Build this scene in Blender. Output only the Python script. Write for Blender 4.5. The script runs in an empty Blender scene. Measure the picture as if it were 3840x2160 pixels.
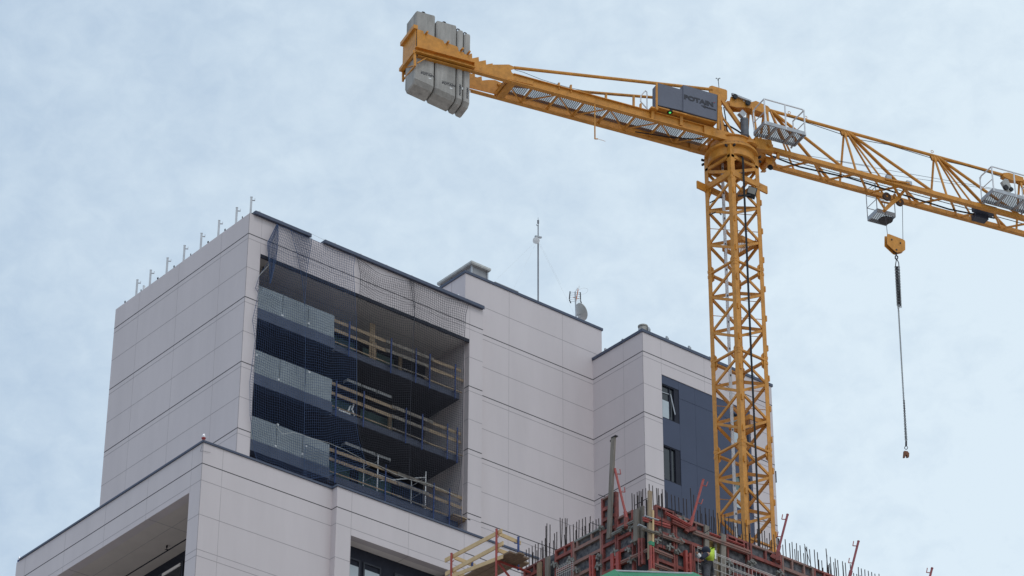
import bpy, bmesh, math, random
from mathutils import Vector, Matrix, Euler
random.seed(7)
SC = bpy.context.scene
COL = SC.collection
R = math.radians

# ------------------------------------------------------------------ camera
F = 11443.13                       # focal length in pixels of the 3840 wide photograph
PITCH, HEAD, ROLL = R(31.10463896), R(39.11336735), R(0.25114747)
def _basis():
    cp, sp = math.cos(PITCH), math.sin(PITCH)
    fwd, up, rt = Vector((0, cp, sp)), Vector((0, -sp, cp)), Vector((1, 0, 0))
    c, s = math.cos(ROLL), math.sin(ROLL)
    rt2, up2 = c*rt + s*up, -s*rt + c*up
    # world X runs along the front facades, world Y along the side facades
    M = Matrix(((math.cos(HEAD), math.sin(HEAD), 0), (-math.sin(HEAD), math.cos(HEAD), 0), (0, 0, 1)))
    return M @ rt2, M @ up2, M @ fwd
RT, UP, FW = _basis()
CAM = Vector((0, 0, 1.6))
ZV = Vector((0, 0, 1))
cam = bpy.data.cameras.new("camera")
cam.sensor_width = 36.0
cam.lens = F/3840*36
cam.clip_start = 0.5
cam.clip_end = 6000
camo = bpy.data.objects.new("camera", cam)
COL.objects.link(camo)
camo.matrix_world = Matrix(((RT.x, UP.x, -FW.x, CAM.x), (RT.y, UP.y, -FW.y, CAM.y), (RT.z, UP.z, -FW.z, CAM.z), (0, 0, 0, 1)))
SC.camera = camo
SC.render.resolution_x, SC.render.resolution_y = 1024, 576

# ------------------------------------------------------------------ sun, sky, exposure
SUN_EL, SUN_DIR = R(52), Vector((-0.30, -0.72, 0))
SUN_DIR.normalize()
sun_vec = Vector((SUN_DIR.x*math.cos(SUN_EL), SUN_DIR.y*math.cos(SUN_EL), math.sin(SUN_EL)))
sl = bpy.data.lights.new("sun", 'SUN')
sl.energy = 0.55
sl.angle = R(14)
sl.color = (1.0, 0.97, 0.94)
so = bpy.data.objects.new("sun", sl)
COL.objects.link(so)
so.location = (0, 0, 120)
so.rotation_euler = (-sun_vec).to_track_quat('-Z', 'Y').to_euler()

W = bpy.data.worlds.new("World")
SC.world = W
W.use_nodes = True
nt = W.node_tree
nt.nodes.clear()
N = nt.nodes.new; L = nt.links.new
out = N('ShaderNodeOutputWorld')
sky = N('ShaderNodeTexSky')
sky.sky_type = 'NISHITA'
sky.sun_disc = False
sky.sun_elevation = SUN_EL
sky.sun_rotation = math.atan2(SUN_DIR.x, SUN_DIR.y)
sky.air_density = 1.0; sky.dust_density = 1.5; sky.ozone_density = 1.5
bg1 = N('ShaderNodeBackground'); bg1.inputs[1].default_value = 0.10
L(sky.outputs[0], bg1.inputs[0])
# thin high cloud sheet: noise on a plane far overhead
tc = N('ShaderNodeTexCoord')
def noise(scale, detail, rough, dist=0.0, off=(0, 0, 0), stretch=(1, 1, 1), rot=0.0):
    mp = N('ShaderNodeMapping'); L(tc.outputs['Generated'], mp.inputs[0])
    mp.inputs['Location'].default_value = off
    mp.inputs['Scale'].default_value = stretch
    mp.inputs['Rotation'].default_value = (0, 0, rot)
    n = N('ShaderNodeTexNoise'); L(mp.outputs[0], n.inputs['Vector'])
    n.inputs['Scale'].default_value = scale; n.inputs['Detail'].default_value = detail
    n.inputs['Roughness'].default_value = rough; n.inputs['Distortion'].default_value = dist
    return n.outputs[0]
def math_(op, a, b):
    m = N('ShaderNodeMath'); m.operation = op
    for i, v in enumerate((a, b)):
        if isinstance(v, (int, float)): m.inputs[i].default_value = v
        else: L(v, m.inputs[i])
    return m.outputs[0]
n1 = noise(6.5, 3, 0.5, 0.4, (3.1, 1.7, 0.4))
n2 = noise(24, 4, 0.52, 0.5, (0.4, 5.2, 0), (1, 1, 1.5), 0.3)
n3 = noise(90, 6, 0.6, 0.3, (7.0, 2.0, 0), (1, 1, 1.3), 0.9)
cl = math_('ADD', math_('ADD', math_('MULTIPLY', n1, 0.22), math_('MULTIPLY', n2, 0.24)), math_('MULTIPLY', n3, 0.30))
# the veil is thicker toward the sun's side of the sky
side = N('ShaderNodeVectorMath'); side.operation = 'DOT_PRODUCT'
L(tc.outputs['Generated'], side.inputs[0]); side.inputs[1].default_value = RT-UP*0.08
cl = math_('ADD', cl, math_('ADD', math_('MULTIPLY', side.outputs['Value'], 1.0), 0.12))
ramp = N('ShaderNodeMapRange'); ramp.interpolation_type = 'LINEAR'
L(cl, ramp.inputs[0])
ramp.inputs[1].default_value = 0.22; ramp.inputs[2].default_value = 0.665
ramp.inputs[3].default_value = 0.36; ramp.inputs[4].default_value = 1.0
bgt = N('ShaderNodeBackground'); bgt.inputs[0].default_value = (0.33, 0.475, 0.68, 1); bgt.inputs[1].default_value = 1.0   # thin veil
bgc = N('ShaderNodeBackground'); bgc.inputs[0].default_value = (0.83, 0.96, 1.05, 1); bgc.inputs[1].default_value = 1.0   # thick veil
veil = N('ShaderNodeMixShader'); L(ramp.outputs[0], veil.inputs[0]); L(bgt.outputs[0], veil.inputs[1]); L(bgc.outputs[0], veil.inputs[2])
mix = N('ShaderNodeMixShader'); mix.inputs[0].default_value = 0.85
L(bg1.outputs[0], mix.inputs[1]); L(veil.outputs[0], mix.inputs[2])
L(mix.outputs[0], out.inputs[0])

SC.view_settings.view_transform = 'Standard'
SC.view_settings.look = 'None'
SC.view_settings.exposure = 0.0
SC.view_settings.gamma = 1.0
SC.view_settings.use_curve_mapping = False
SC.render.engine = 'CYCLES'
SC.cycles.max_bounces = 8
SC.cycles.transparent_max_bounces = 16
SC.cycles.use_denoising = True

# ------------------------------------------------------------------ surveying helpers: sight lines from the camera station
def ray(x, y):
    return FW + RT*((x-1920)/F) + UP*((1080-y)/F)
def onx(x, y, X):
    d = ray(x, y); return CAM + d*((X-CAM.x)/d.x)
def ony(x, y, Y):
    d = ray(x, y); return CAM + d*((Y-CAM.y)/d.y)
def onz(x, y, Z):
    d = ray(x, y); return CAM + d*((Z-CAM.z)/d.z)

# ------------------------------------------------------------------ materials
MATS = {}
def mat(name, col, rough=0.6, metal=0.0, var=0.12, vscale=3.0, spec=0.4, bump=0.0, bscale=30, var2=None, streak=False, alpha=None):
    m = bpy.data.materials.new(name)
    m.use_nodes = True
    t = m.node_tree
    b = t.nodes['Principled BSDF']
    b.inputs['Roughness'].default_value = rough
    b.inputs['Metallic'].default_value = metal
    b.inputs['Specular IOR Level'].default_value = spec
    geo = t.nodes.new('ShaderNodeNewGeometry')
    mp = t.nodes.new('ShaderNodeMapping'); t.links.new(geo.outputs['Position'], mp.inputs[0])
    mp.inputs['Scale'].default_value = (1, 1, 0.18) if streak else (1, 1, 1)
    n = t.nodes.new('ShaderNodeTexNoise'); t.links.new(mp.outputs[0], n.inputs['Vector'])
    n.inputs['Scale'].default_value = vscale; n.inputs['Detail'].default_value = 6; n.inputs['Roughness'].default_value = 0.65
    cr = t.nodes.new('ShaderNodeValToRGB')
    c2 = var2 if var2 else tuple(c*(1-var) for c in col)
    c1 = tuple(min(1, c*(1+var*0.6)) for c in col)
    cr.color_ramp.elements[0].position = 0.3; cr.color_ramp.elements[0].color = (*c2, 1)
    cr.color_ramp.elements[1].position = 0.65; cr.color_ramp.elements[1].color = (*c1, 1)
    t.links.new(n.outputs[0], cr.inputs[0])
    t.links.new(cr.outputs[0], b.inputs['Base Color'])
    if bump:
        n2 = t.nodes.new('ShaderNodeTexNoise'); t.links.new(geo.outputs['Position'], n2.inputs['Vector'])
        n2.inputs['Scale'].default_value = bscale; n2.inputs['Detail'].default_value = 5
        bp = t.nodes.new('ShaderNodeBump'); bp.inputs['Strength'].default_value = bump; bp.inputs['Distance'].default_value = 0.02
        t.links.new(n2.outputs[0], bp.inputs['Height']); t.links.new(bp.outputs[0], b.inputs['Normal'])
    MATS[name] = m
    return m
def grating(name, col, pitch, hole):
    """sheet metal with punched holes laid out in the object's own plane (u, v stored as a UV map)"""
    m = mat(name, col, 0.6, 0.0, 0.15, 4)
    t = m.node_tree
    b = t.nodes['Principled BSDF']
    uv = t.nodes.new('ShaderNodeUVMap'); uv.uv_map = 'plan'
    vo = t.nodes.new('ShaderNodeTexVoronoi'); vo.voronoi_dimensions = '2D'; vo.inputs['Randomness'].default_value = 0.0
    vo.inputs['Scale'].default_value = 1/pitch
    mp = t.nodes.new('ShaderNodeMapping'); mp.inputs['Rotation'].default_value = (0, 0, R(45)); t.links.new(uv.outputs[0], mp.inputs[0])
    t.links.new(mp.outputs[0], vo.inputs['Vector'])
    lt = t.nodes.new('ShaderNodeMath'); lt.operation = 'LESS_THAN'; t.links.new(vo.outputs['Distance'], lt.inputs[0]); lt.inputs[1].default_value = hole
    tr = t.nodes.new('ShaderNodeBsdfTransparent')
    mx = t.nodes.new('ShaderNodeMixShader'); t.links.new(lt.outputs[0], mx.inputs[0]); t.links.new(b.outputs[0], mx.inputs[1]); t.links.new(tr.outputs[0], mx.inputs[2])
    t.links.new(mx.outputs[0], t.nodes['Material Output'].inputs[0])
    return m
def glass(name, col, rough, trans):
    m = mat(name, col, rough, 0, 0.15, 1.2, 0.8)
    t = m.node_tree; b = t.nodes['Principled BSDF']
    tr = t.nodes.new('ShaderNodeBsdfTransparent'); tr.inputs[0].default_value = (0.8, 0.9, 0.88, 1)
    mx = t.nodes.new('ShaderNodeMixShader'); mx.inputs[0].default_value = trans
    t.links.new(b.outputs[0], mx.inputs[1]); t.links.new(tr.outputs[0], mx.inputs[2])
    t.links.new(mx.outputs[0], t.nodes['Material Output'].inputs[0])
    return m

clad = mat('cladding', (0.585, 0.525, 0.53), 0.55, 0, 0.05, 0.7, 0.3, 0, 30, None, True)
jdark = mat('open_joint', (0.06, 0.058, 0.065), 0.9, 0, 0.1)
jthin = mat('fine_joint', (0.33, 0.30, 0.31), 0.8, 0, 0.1)
jvert = mat('faint_vertical_joint', (0.43, 0.39, 0.395), 0.8, 0, 0.1)
soffm = mat('soffit_board', (0.76, 0.70, 0.67), 0.8, 0, 0.06, 0.8)
slate = mat('slate_metal', (0.062, 0.075, 0.118), 0.45, 0.0, 0.12, 2.0, 0.4)
bluep = mat('blue_panel', (0.047, 0.059, 0.104), 0.5, 0, 0.06, 0.6, 0.35)
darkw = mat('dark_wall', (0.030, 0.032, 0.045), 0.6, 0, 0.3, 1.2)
frame_d = mat('dark_frame', (0.020, 0.022, 0.034), 0.65, 0, 0.15, 3, 0.2)
winglass = mat('window_glass', (0.02, 0.024, 0.03), 0.04, 0, 0.2, 1, 0.6)
palegl = mat('pale_reflection_glass', (0.42, 0.47, 0.50), 0.12, 0, 0.10, 1.5, 0.6)  # bright reflection put into the pale base colour of the glass
greengl = mat('green_window', (0.10, 0.16, 0.155), 0.08, 0, 0.15, 1.0, 0.6)
balgl = glass('balcony_glass', (0.27, 0.30, 0.32), 0.12, 0.22)
concrete = mat('cast_concrete', (0.375, 0.355, 0.33), 0.85, 0, 0.30, 4, 0.2, 0.35, 14, None, True)
concr_b = mat('raw_concrete', (0.33, 0.31, 0.29), 0.9, 0, 0.25, 1.0, 0.2, 0.3, 8)
yellow = mat('crane_yellow', (0.575, 0.248, 0.040), 0.42, 0, 0.24, 5, 0.36)
galv = mat('galvanised', (0.40, 0.41, 0.43), 0.45, 0.55, 0.15, 5)
alu = mat('aluminium', (0.72, 0.72, 0.73), 0.45, 0.15, 0.12, 4)
greyp = mat('grey_paint', (0.12, 0.127, 0.165), 0.5, 0, 0.08, 2)
letter = mat('dark_lettering', (0.035, 0.035, 0.045), 0.6, 0, 0.1)
letter_l = mat('faint_lettering', (0.25, 0.245, 0.24), 0.7, 0, 0.1)
letter_r = mat('red_mark', (0.35, 0.05, 0.06), 0.6, 0, 0.1)
black = mat('black_rubber', (0.012, 0.013, 0.017), 0.6, 0, 0.2)
steel_d = mat('dark_steel', (0.055, 0.05, 0.055), 0.5, 0.5, 0.3, 8)
rust = mat('rusty_bar', (0.045, 0.034, 0.034), 0.8, 0.2, 0.4, 9)
white = mat('white_plastic', (0.72, 0.72, 0.72), 0.4, 0, 0.06)
wood = mat('timber', (0.30, 0.222, 0.15), 0.75, 0, 0.22, 6, 0.25, 0.15, 20)
wood_n = mat('fresh_timber', (0.60, 0.43, 0.235), 0.7, 0, 0.14, 6, 0.25)
wood_g = mat('weathered_timber', (0.205, 0.18, 0.155), 0.85, 0, 0.35, 7, 0.2, 0.2, 20, None, True)
ply = mat('stained_plywood', (0.125, 0.12, 0.125), 0.85, 0, 0.65, 7, 0.2, 0.2, 12, (0.022, 0.026, 0.036))
redp = mat('red_paint', (0.26, 0.07, 0.058), 0.65, 0, 0.35, 4, 0.3, 0.1, 20, (0.115, 0.045, 0.04))
redg = mat('cement_smeared_red', (0.25, 0.125, 0.105), 0.8, 0, 0.4, 5, 0.2, 0.2, 20, (0.17, 0.15, 0.135))
clampm = mat('zinc_clamp', (0.22, 0.215, 0.20), 0.7, 0.3, 0.35, 8)
bluepost = mat('blue_paint', (0.035, 0.065, 0.20), 0.55, 0, 0.3, 6)
redpost = mat('prop_red', (0.34, 0.062, 0.05), 0.5, 0, 0.2, 5)
green = mat('green_tarp', (0.045, 0.24, 0.13), 0.6, 0, 0.12, 3)
net_b = mat('blue_net_cord', (0.05, 0.085, 0.175), 0.8, 0, 0.2, 4)
net_k = mat('black_net_cord', (0.045, 0.047, 0.06), 0.8, 0, 0.2, 4)
rope_w = mat('pale_rope', (0.5, 0.5, 0.47), 0.8, 0, 0.2, 6)
hiviz = mat('hi_vis_yellow', (0.50, 0.66, 0.06), 0.7, 0, 0.15, 8)
navy = mat('navy_cloth', (0.018, 0.022, 0.04), 0.85, 0, 0.3, 8)
skin = mat('skin', (0.40, 0.22, 0.15), 0.6, 0, 0.08, 8)
orange_p = mat('orange_insulator', (0.55, 0.17, 0.06), 0.5, 0, 0.1)
gratem = grating('perforated_plate', (0.10, 0.10, 0.11), 0.055, 0.0165/0.055)
gratey = grating('perforated_yellow', (0.60, 0.285, 0.052), 0.05, 0.016/0.05)
lampg = bpy.data.materials.new('green_lamp'); lampg.use_nodes = True
lampg.node_tree.nodes['Principled BSDF'].inputs['Base Color'].default_value = (0.05, 0.5, 0.1, 1)
lampg.node_tree.nodes['Principled BSDF'].inputs['Emission Color'].default_value = (0.15, 1.0, 0.25, 1)
lampg.node_tree.nodes['Principled BSDF'].inputs['Emission Strength'].default_value = 0.7
redgl = mat('red_lens', (0.28, 0.02, 0.02), 0.15, 0, 0.1, 5, 0.7)
clearl = mat('clear_lens', (0.75, 0.72, 0.74), 0.1, 0, 0.1, 5, 0.7)

# ------------------------------------------------------------------ mesh helpers
class MB:
    def __init__(self): self.v = []; self.f = []; self.m = []; self.uv = {}
    def add(self, vs, fs, mi=0, uvs=None):
        o = len(self.v)
        self.v += [Vector(p) for p in vs]
        for f in fs:
            if uvs: self.uv[len(self.f)] = [uvs[i] for i in f]
            self.f.append([o+i for i in f]); self.m.append(mi)
        return self
    def box(self, x0, x1, y0, y1, z0, z1, mi=0):
        vs = [(x, y, z) for z in (z0, z1) for y in (y0, y1) for x in (x0, x1)]
        return self.add(vs, [(0, 2, 3, 1), (4, 5, 7, 6), (0, 1, 5, 4), (2, 6, 7, 3), (0, 4, 6, 2), (1, 3, 7, 5)], mi)
    def hexa(self, a, b, mi=0):
        """a, b: two rings of four points"""
        return self.prism(a, b, mi)
    def prism(self, a, b, mi=0):
        n = len(a)
        fs = [tuple(range(n))[::-1], tuple(range(n, 2*n))] + [(i, (i+1) % n, n+(i+1) % n, n+i) for i in range(n)]
        return self.add(list(a)+list(b), fs, mi)
    def plate(self, pts, off, mi=0):
        off = Vector(off)
        return self.prism([Vector(p) for p in pts], [Vector(p)+off for p in pts], mi)
    def bar(self, p, q, w, h=None, up=(0, 0, 1), mi=0):
        p, q = Vector(p), Vector(q); h = h or w
        d = (q-p).normalized(); up = Vector(up)
        s = d.cross(up)
        if s.length < 1e-4: s = d.cross(Vector((1, 0, 0)))
        s.normalize(); t = s.cross(d).normalized()
        c = [s*(a*w/2)+t*(b*h/2) for a, b in ((-1, -1), (1, -1), (1, 1), (-1, 1))]
        return self.prism([p+k for k in c], [q+k for k in c], mi)
    def ang(self, p, q, w, up=(0, 0, 1), mi=0, th=0.012):
        """an L section"""
        p, q = Vector(p), Vector(q)
        d = (q-p).normalized(); s = d.cross(Vector(up))
        if s.length < 1e-4: s = d.cross(Vector((1, 0, 0)))
        s.normalize(); t = s.cross(d).normalized()
        for a, b in ((s*w, t*th), (s*th, t*w)):
            c = [Vector((0, 0, 0)), a, a+b, b]
            self.prism([p+k for k in c], [q+k for k in c], mi)
        return self
    def tube(self, p, q, r, n=8, mi=0, r2=None):
        p, q = Vector(p), Vector(q); r2 = r if r2 is None else r2
        d = (q-p).normalized(); s = d.cross(Vector((0, 0, 1)))
        if s.length < 1e-4: s = Vector((1, 0, 0))
        s.normalize(); t = s.cross(d).normalized()
        a = [p+(s*math.cos(2*math.pi*i/n)+t*math.sin(2*math.pi*i/n))*r for i in range(n)]
        b = [q+(s*math.cos(2*math.pi*i/n)+t*math.sin(2*math.pi*i/n))*r2 for i in range(n)]
        return self.prism(a, b, mi)
    def path(self, pts, r, n=6, mi=0):
        for a, b in zip(pts[:-1], pts[1:]):
            if (Vector(a)-Vector(b)).length > 1e-5: self.tube(a, b, r, n, mi)
        return self
    def lathe(self, c, prof, n=16, mi=0, axis=(0, 0, 1), closed=False):
        c = Vector(c); ax = Vector(axis).normalized()
        s = ax.cross(Vector((0, 0, 1)))
        if s.length < 1e-4: s = Vector((1, 0, 0))
        s.normalize(); t = ax.cross(s)
        vs = []; fs = []
        for r, z in prof:
            for i in range(n):
                a = 2*math.pi*i/n
                vs.append(c+ax*z+(s*math.cos(a)+t*math.sin(a))*r)
        for k in range(len(prof)-1):
            for i in range(n):
                fs.append((k*n+i, k*n+(i+1) % n, (k+1)*n+(i+1) % n, (k+1)*n+i))
        if closed:
            k = len(prof)-1
            for i in range(n): fs.append((k*n+i, k*n+(i+1) % n, (i+1) % n, i))
        else:
            fs.append(tuple(range(n))[::-1]); fs.append(tuple(range((len(prof)-1)*n, len(prof)*n)))
        return self.add(vs, fs, mi)
    def sheet(self, o, a, b, th=0.0, mi=0):
        """flat sheet o, o+a, o+a+b, o+b carrying plan coordinates in metres"""
        o, a, b = Vector(o), Vector(a), Vector(b)
        la, lb = a.length, b.length
        return self.add([o, o+a, o+a+b, o+b], [(0, 1, 2, 3)], mi, [(0, 0), (la, 0), (la, lb), (0, lb)])
    def build(self, name, mats, parent=None, loc=None, smooth=False, recalc=True):
        if not isinstance(mats, (list, tuple)): mats = [mats]
        base = Vector(parent['base']) if parent is not None else (Vector(loc) if loc is not None else Vector((0, 0, 0)))
        me = bpy.data.meshes.new(name)
        me.from_pydata([v-base for v in self.v], [], self.f)
        for m in mats: me.materials.append(m)
        for p, mi in zip(me.polygons, self.m):
            p.material_index = mi; p.use_smooth = smooth
        if self.uv:
            u = me.uv_layers.new(name='plan')
            for p in me.polygons:
                if p.index in self.uv:
                    for li, c in zip(p.loop_indices, self.uv[p.index]): u.data[li].uv = c
        if recalc:
            bm = bmesh.new(); bm.from_mesh(me)
            bmesh.ops.recalc_face_normals(bm, faces=bm.faces)
            bm.to_mesh(me); bm.free()
        me.update()
        o = bpy.data.objects.new(name, me)
        COL.objects.link(o)
        o['base'] = tuple(base)
        if parent is not None: o.parent = parent
        else: o.location = base
        return o
def tag(o, label=None, cat=None, group=None, kind=None):
    if label: o['label'] = label
    if cat: o['category'] = cat
    if group: o['group'] = group
    if kind: o['kind'] = kind
    return o
def thing(name, loc, label, cat, group=None):
    o = bpy.data.objects.new(name, None)
    o.empty_display_size = 0.3
    COL.objects.link(o)
    o.location = loc; o['base'] = tuple(loc)
    return tag(o, label, cat, group)
def copy_tree(o, parent=None, loc=None):
    c = o.copy(); COL.objects.link(c)
    if parent is not None: c.parent = parent
    if loc is not None: c.location = loc
    for ch in list(o.children): copy_tree(ch, c)
    return c
def text_part(name, s, origin, xdir, ydir, size, m, parent, extrude=0.004, bold=0.0, xs=1.0):
    """lettering as a thin mesh: origin is the lower left of the baseline"""
    cu = bpy.data.curves.new('lettering', 'FONT'); cu.body = s; cu.size = size; cu.extrude = extrude; cu.offset = bold
    tmp = bpy.data.objects.new('lettering_tmp', cu); COL.objects.link(tmp)
    dg = bpy.context.evaluated_depsgraph_get()
    me = bpy.data.meshes.new_from_object(tmp.evaluated_get(dg))
    COL.objects.unlink(tmp); bpy.data.objects.remove(tmp)
    x, y = Vector(xdir).normalized(), Vector(ydir).normalized(); z = x.cross(y)
    base = Vector(parent['base'])
    for v in me.vertices:
        v.co = Vector(origin) + x*(v.co.x*xs) + y*v.co.y + z*v.co.z - base
    me.materials.clear(); me.materials.append(m)
    o = bpy.data.objects.new(name, me); COL.objects.link(o); o.parent = parent; o['base'] = tuple(base)
    return o

# ------------------------------------------------------------------ ground
g = MB()
g.add([(-3000, -3000, 0), (3000, -3000, 0), (3000, 3000, 0), (-3000, 3000, 0)], [(0, 1, 2, 3)])
tag(g.build('ground', mat('dusty_ground', (0.50, 0.44, 0.395), 0.95, 0, 0.3, 0.2)), kind='structure')
# ================================================================== the tower with the netted balconies
XT, YT = 59.23, 90.21                      # front left corner
XT1, YT1 = 71.72, 100.43
YB = 93.35                                 # back wall of the balcony recess
XO0, XO1 = ony(977, 952, YT).x, ony(1760, 1274, YT).x
ZL = 0.5*(ony(977, 952, YT).z + ony(1760, 1274, YT).z)      # underside of the lintel
ZTOP = 69.97
DARKJ = [68.98-3.06*k for k in range(23)]
def hjoints(z, top):
    r = []
    for k, d in enumerate(DARKJ):
        if d < 0.5: break
        r += [(d, 0, 0.040), (d-0.235, 1, 0.022), (d-1.62, 1, 0.022)]
    return r
P = 0.003
def front_joints(mb, x0, x1, y, zlo, zhi, verts=(), holes=(), mi0=1):
    for z, kind, h in hjoints(0, 0):
        if not (zlo < z < zhi): continue
        spans = [(x0, x1)]
        for (hx0, hx1, hz0, hz1) in holes:
            if hz0 < z < hz1:
                ns = []
                for a, b in spans:
                    if hx0 > a: ns.append((a, min(b, hx0)))
                    if hx1 < b: ns.append((max(a, hx1), b))
                spans = [s for s in ns if s[1]-s[0] > 0.01]
        for a, b in spans: mb.box(a, b, y-P, y+0.02, z-h/2, z+h/2, mi0+kind)
    for x in verts:
        zs = [(zlo, zhi)]
        for (hx0, hx1, hz0, hz1) in holes:
            if hx0-0.001 < x < hx1+0.001:
                ns = []
                for a, b in zs:
                    if hz0 > a: ns.append((a, min(b, hz0)))
                    if hz1 < b: ns.append((max(a, hz1), b))
                zs = ns
        for a, b in zs: mb.box(x-0.009, x+0.009, y-P*0.7, y+0.02, a, b, mi0+2)
def side_joints(mb, y0, y1, x, zlo, zhi, verts=(), holes=(), mi0=1):
    for z, kind, h in hjoints(0, 0):
        if not (zlo < z < zhi): continue
        spans = [(y0, y1)]
        for (hy0, hy1, hz0, hz1) in holes:
            if hz0 < z < hz1:
                ns = []
                for a, b in spans:
                    if hy0 > a: ns.append((a, min(b, hy0)))
                    if hy1 < b: ns.append((max(a, hy1), b))
                spans = [s for s in ns if s[1]-s[0] > 0.01]
        for a, b in spans: mb.box(x-P, x+0.02, a, b, z-h/2, z+h/2, mi0+kind)
    for y in verts:
        mb.box(x-P*0.7, x+0.02, y-0.009, y+0.009, zlo, zhi, mi0+2)

tower = thing('apartment_tower', (XT, YT, 0), 'white panel-clad tower with netted balcony recess, tall central block and blue-panelled wing', 'building')
CM = [clad, jdark, jthin, jvert]
w = MB()
w.box(XT, XT1, YB, YT1, 0, ZTOP)                       # body behind the recess
w.box(XT, XO0, YT, YB, 0, ZTOP)                        # left cheek
w.box(XO1, XT1, YT, YB, 0, ZTOP)                       # right cheek
w.box(XO0, XO1, YT, YB, ZL+0.02, ZTOP)                 # lintel and roof slab
hole = (XO0, XO1, 0, ZL)
front_joints(w, XT, XT1, YT, 0, ZTOP-0.02, [XO0-0.012, XO1+0.012], [hole])
side_joints(w, YT, YT1, XT, 0, ZTOP-0.02, [onx(831, 900, XT).y, onx(672, 1010, XT).y, onx(524, 1110, XT).y])
for z, kind, h in hjoints(0, 0):                       # joints return into the right reveal
    if z < ZL-0.3: w.box(XO1-P, XO1+0.02, YT+0.01, YT+1.2 if kind == 0 else YB, z-h/2, z+h/2, 1+kind)
w.box(XT-P, XT+0.015, YT-P, YT+0.015, 0, ZTOP, 2)
w.build('wall', CM, tower)
# front coping, in two lengths with a gap
cx = [ony(951, 797, YT).x, ony(1161, 884, YT).x, ony(1211, 906, YT).x, ony(1809, 1153, YT).x]
for a, b in ((cx[0], cx[1]), (cx[2], cx[3])):
    c = MB(); c.box(a, b, YT-0.16, YT+0.35, ZTOP+0.005, ZTOP+0.135)
    c.box(a, b, YT-0.17, YT-0.13, ZTOP-0.02, ZTOP+0.005)
    c.build('coping', slate, tower)
# recess: soffit, lintel trim, back wall
s = MB(); s.box(XO0, XO1, YT+0.06, YB-0.003, ZL, ZL+0.018)
s.box(XO0+0.02, XO1-0.02, YT+1.55, YT+1.57, ZL-0.003, ZL+0.01, 1)
s.build('soffit', [soffm, jthin], tower)
s = MB(); s.box(XO0, XO1, YT-0.004, YT+0.05, ZL-0.15, ZL+0.016)
s.build('lintel_trim', frame_d, tower)
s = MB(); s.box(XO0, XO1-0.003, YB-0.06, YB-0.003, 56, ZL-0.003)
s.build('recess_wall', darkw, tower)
ZF = [ony(965.7, 1154.5, YT+0.06).z - 3.06*k for k in range(5)]      # tops of the balcony fascias
XG = ony(1254.5, 1200, YT+0.06).x
gj = [XO0+0.02, ony(1062, 1110, YT+0.06).x, ony(1157, 1150, YT+0.06).x, XG]
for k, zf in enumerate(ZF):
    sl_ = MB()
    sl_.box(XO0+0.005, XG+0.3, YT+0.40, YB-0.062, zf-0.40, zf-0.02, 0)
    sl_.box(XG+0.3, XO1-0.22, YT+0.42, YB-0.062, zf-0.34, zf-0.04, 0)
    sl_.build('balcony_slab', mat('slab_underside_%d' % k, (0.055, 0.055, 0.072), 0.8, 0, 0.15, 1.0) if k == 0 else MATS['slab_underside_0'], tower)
    fa = MB(); fa.box(XO0+0.004, XG+0.02, YT+0.02, YT+0.40, zf-0.50, zf)
    fa.build('balcony_fascia', slate, tower)
    fb = MB(); fb.box(XG+0.022, XO1-0.2, YT+0.38, YT+0.42, zf-0.33, zf-0.03)
    fb.build('slab_edge', mat('slab_edge_metal', (0.045, 0.052, 0.085), 0.5, 0, 0.15, 2) if k == 0 else MATS['slab_edge_metal'], tower)
    for a, b in zip(gj[:-1], gj[1:]):
        gl = MB(); gl.box(a+0.012, b-0.012, YT+0.05, YT+0.07, zf-0.02, zf+1.08)
        go = gl.build('glass_balustrade', balgl, tower)
    for x in gj[1:3]:
        gp = MB(); gp.box(x-0.012, x+0.012, YT+0.075, YT+0.095, zf-0.02, zf+1.06); gp.build('glass_clip', frame_d, tower)
    if k < 3:
        # windows in the back wall between posts of raw timber
        for (u0, u1) in ((0.55, 2.6), (2.9, 5.0), (5.3, 7.2), (7.5, 9.4)):
            wf = MB()
            z0, z1 = zf+0.02, zf+2.35
            x0, x1 = XO0+u0, XO0+u1
            for (a, b, c_, d) in ((x0, x1, z1-0.09, z1), (x0, x1, z0, z0+0.09), (x0, x0+0.07, z0+0.09, z1-0.09), (x1-0.07, x1, z0+0.09, z1-0.09)):
                wf.box(a, b, YB-0.12, YB-0.061, c_, d)
            fo = wf.build('window', frame_d, tower)
            gp = MB(); gp.box(x0+0.07, x1-0.07, YB-0.09, YB-0.07, z0+0.09, z1-0.09)
            gp.build('pane', greengl if u0 > 5 else winglass, fo)
for px, py in ((963, 1331), (1160, 1395), (1042, 1592), (1034, 1673), (1134, 1702), (1148, 1673), (1158, 1212), (1059, 1182), (1045, 1423)):
    p = ony(px, py, YT+0.045); st_ = MB(); st_.box(p.x-0.05, p.x+0.05, YT+0.043, YT+0.049, p.z-0.04, p.z+0.04); st_.build('sticker', white, tower)
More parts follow.
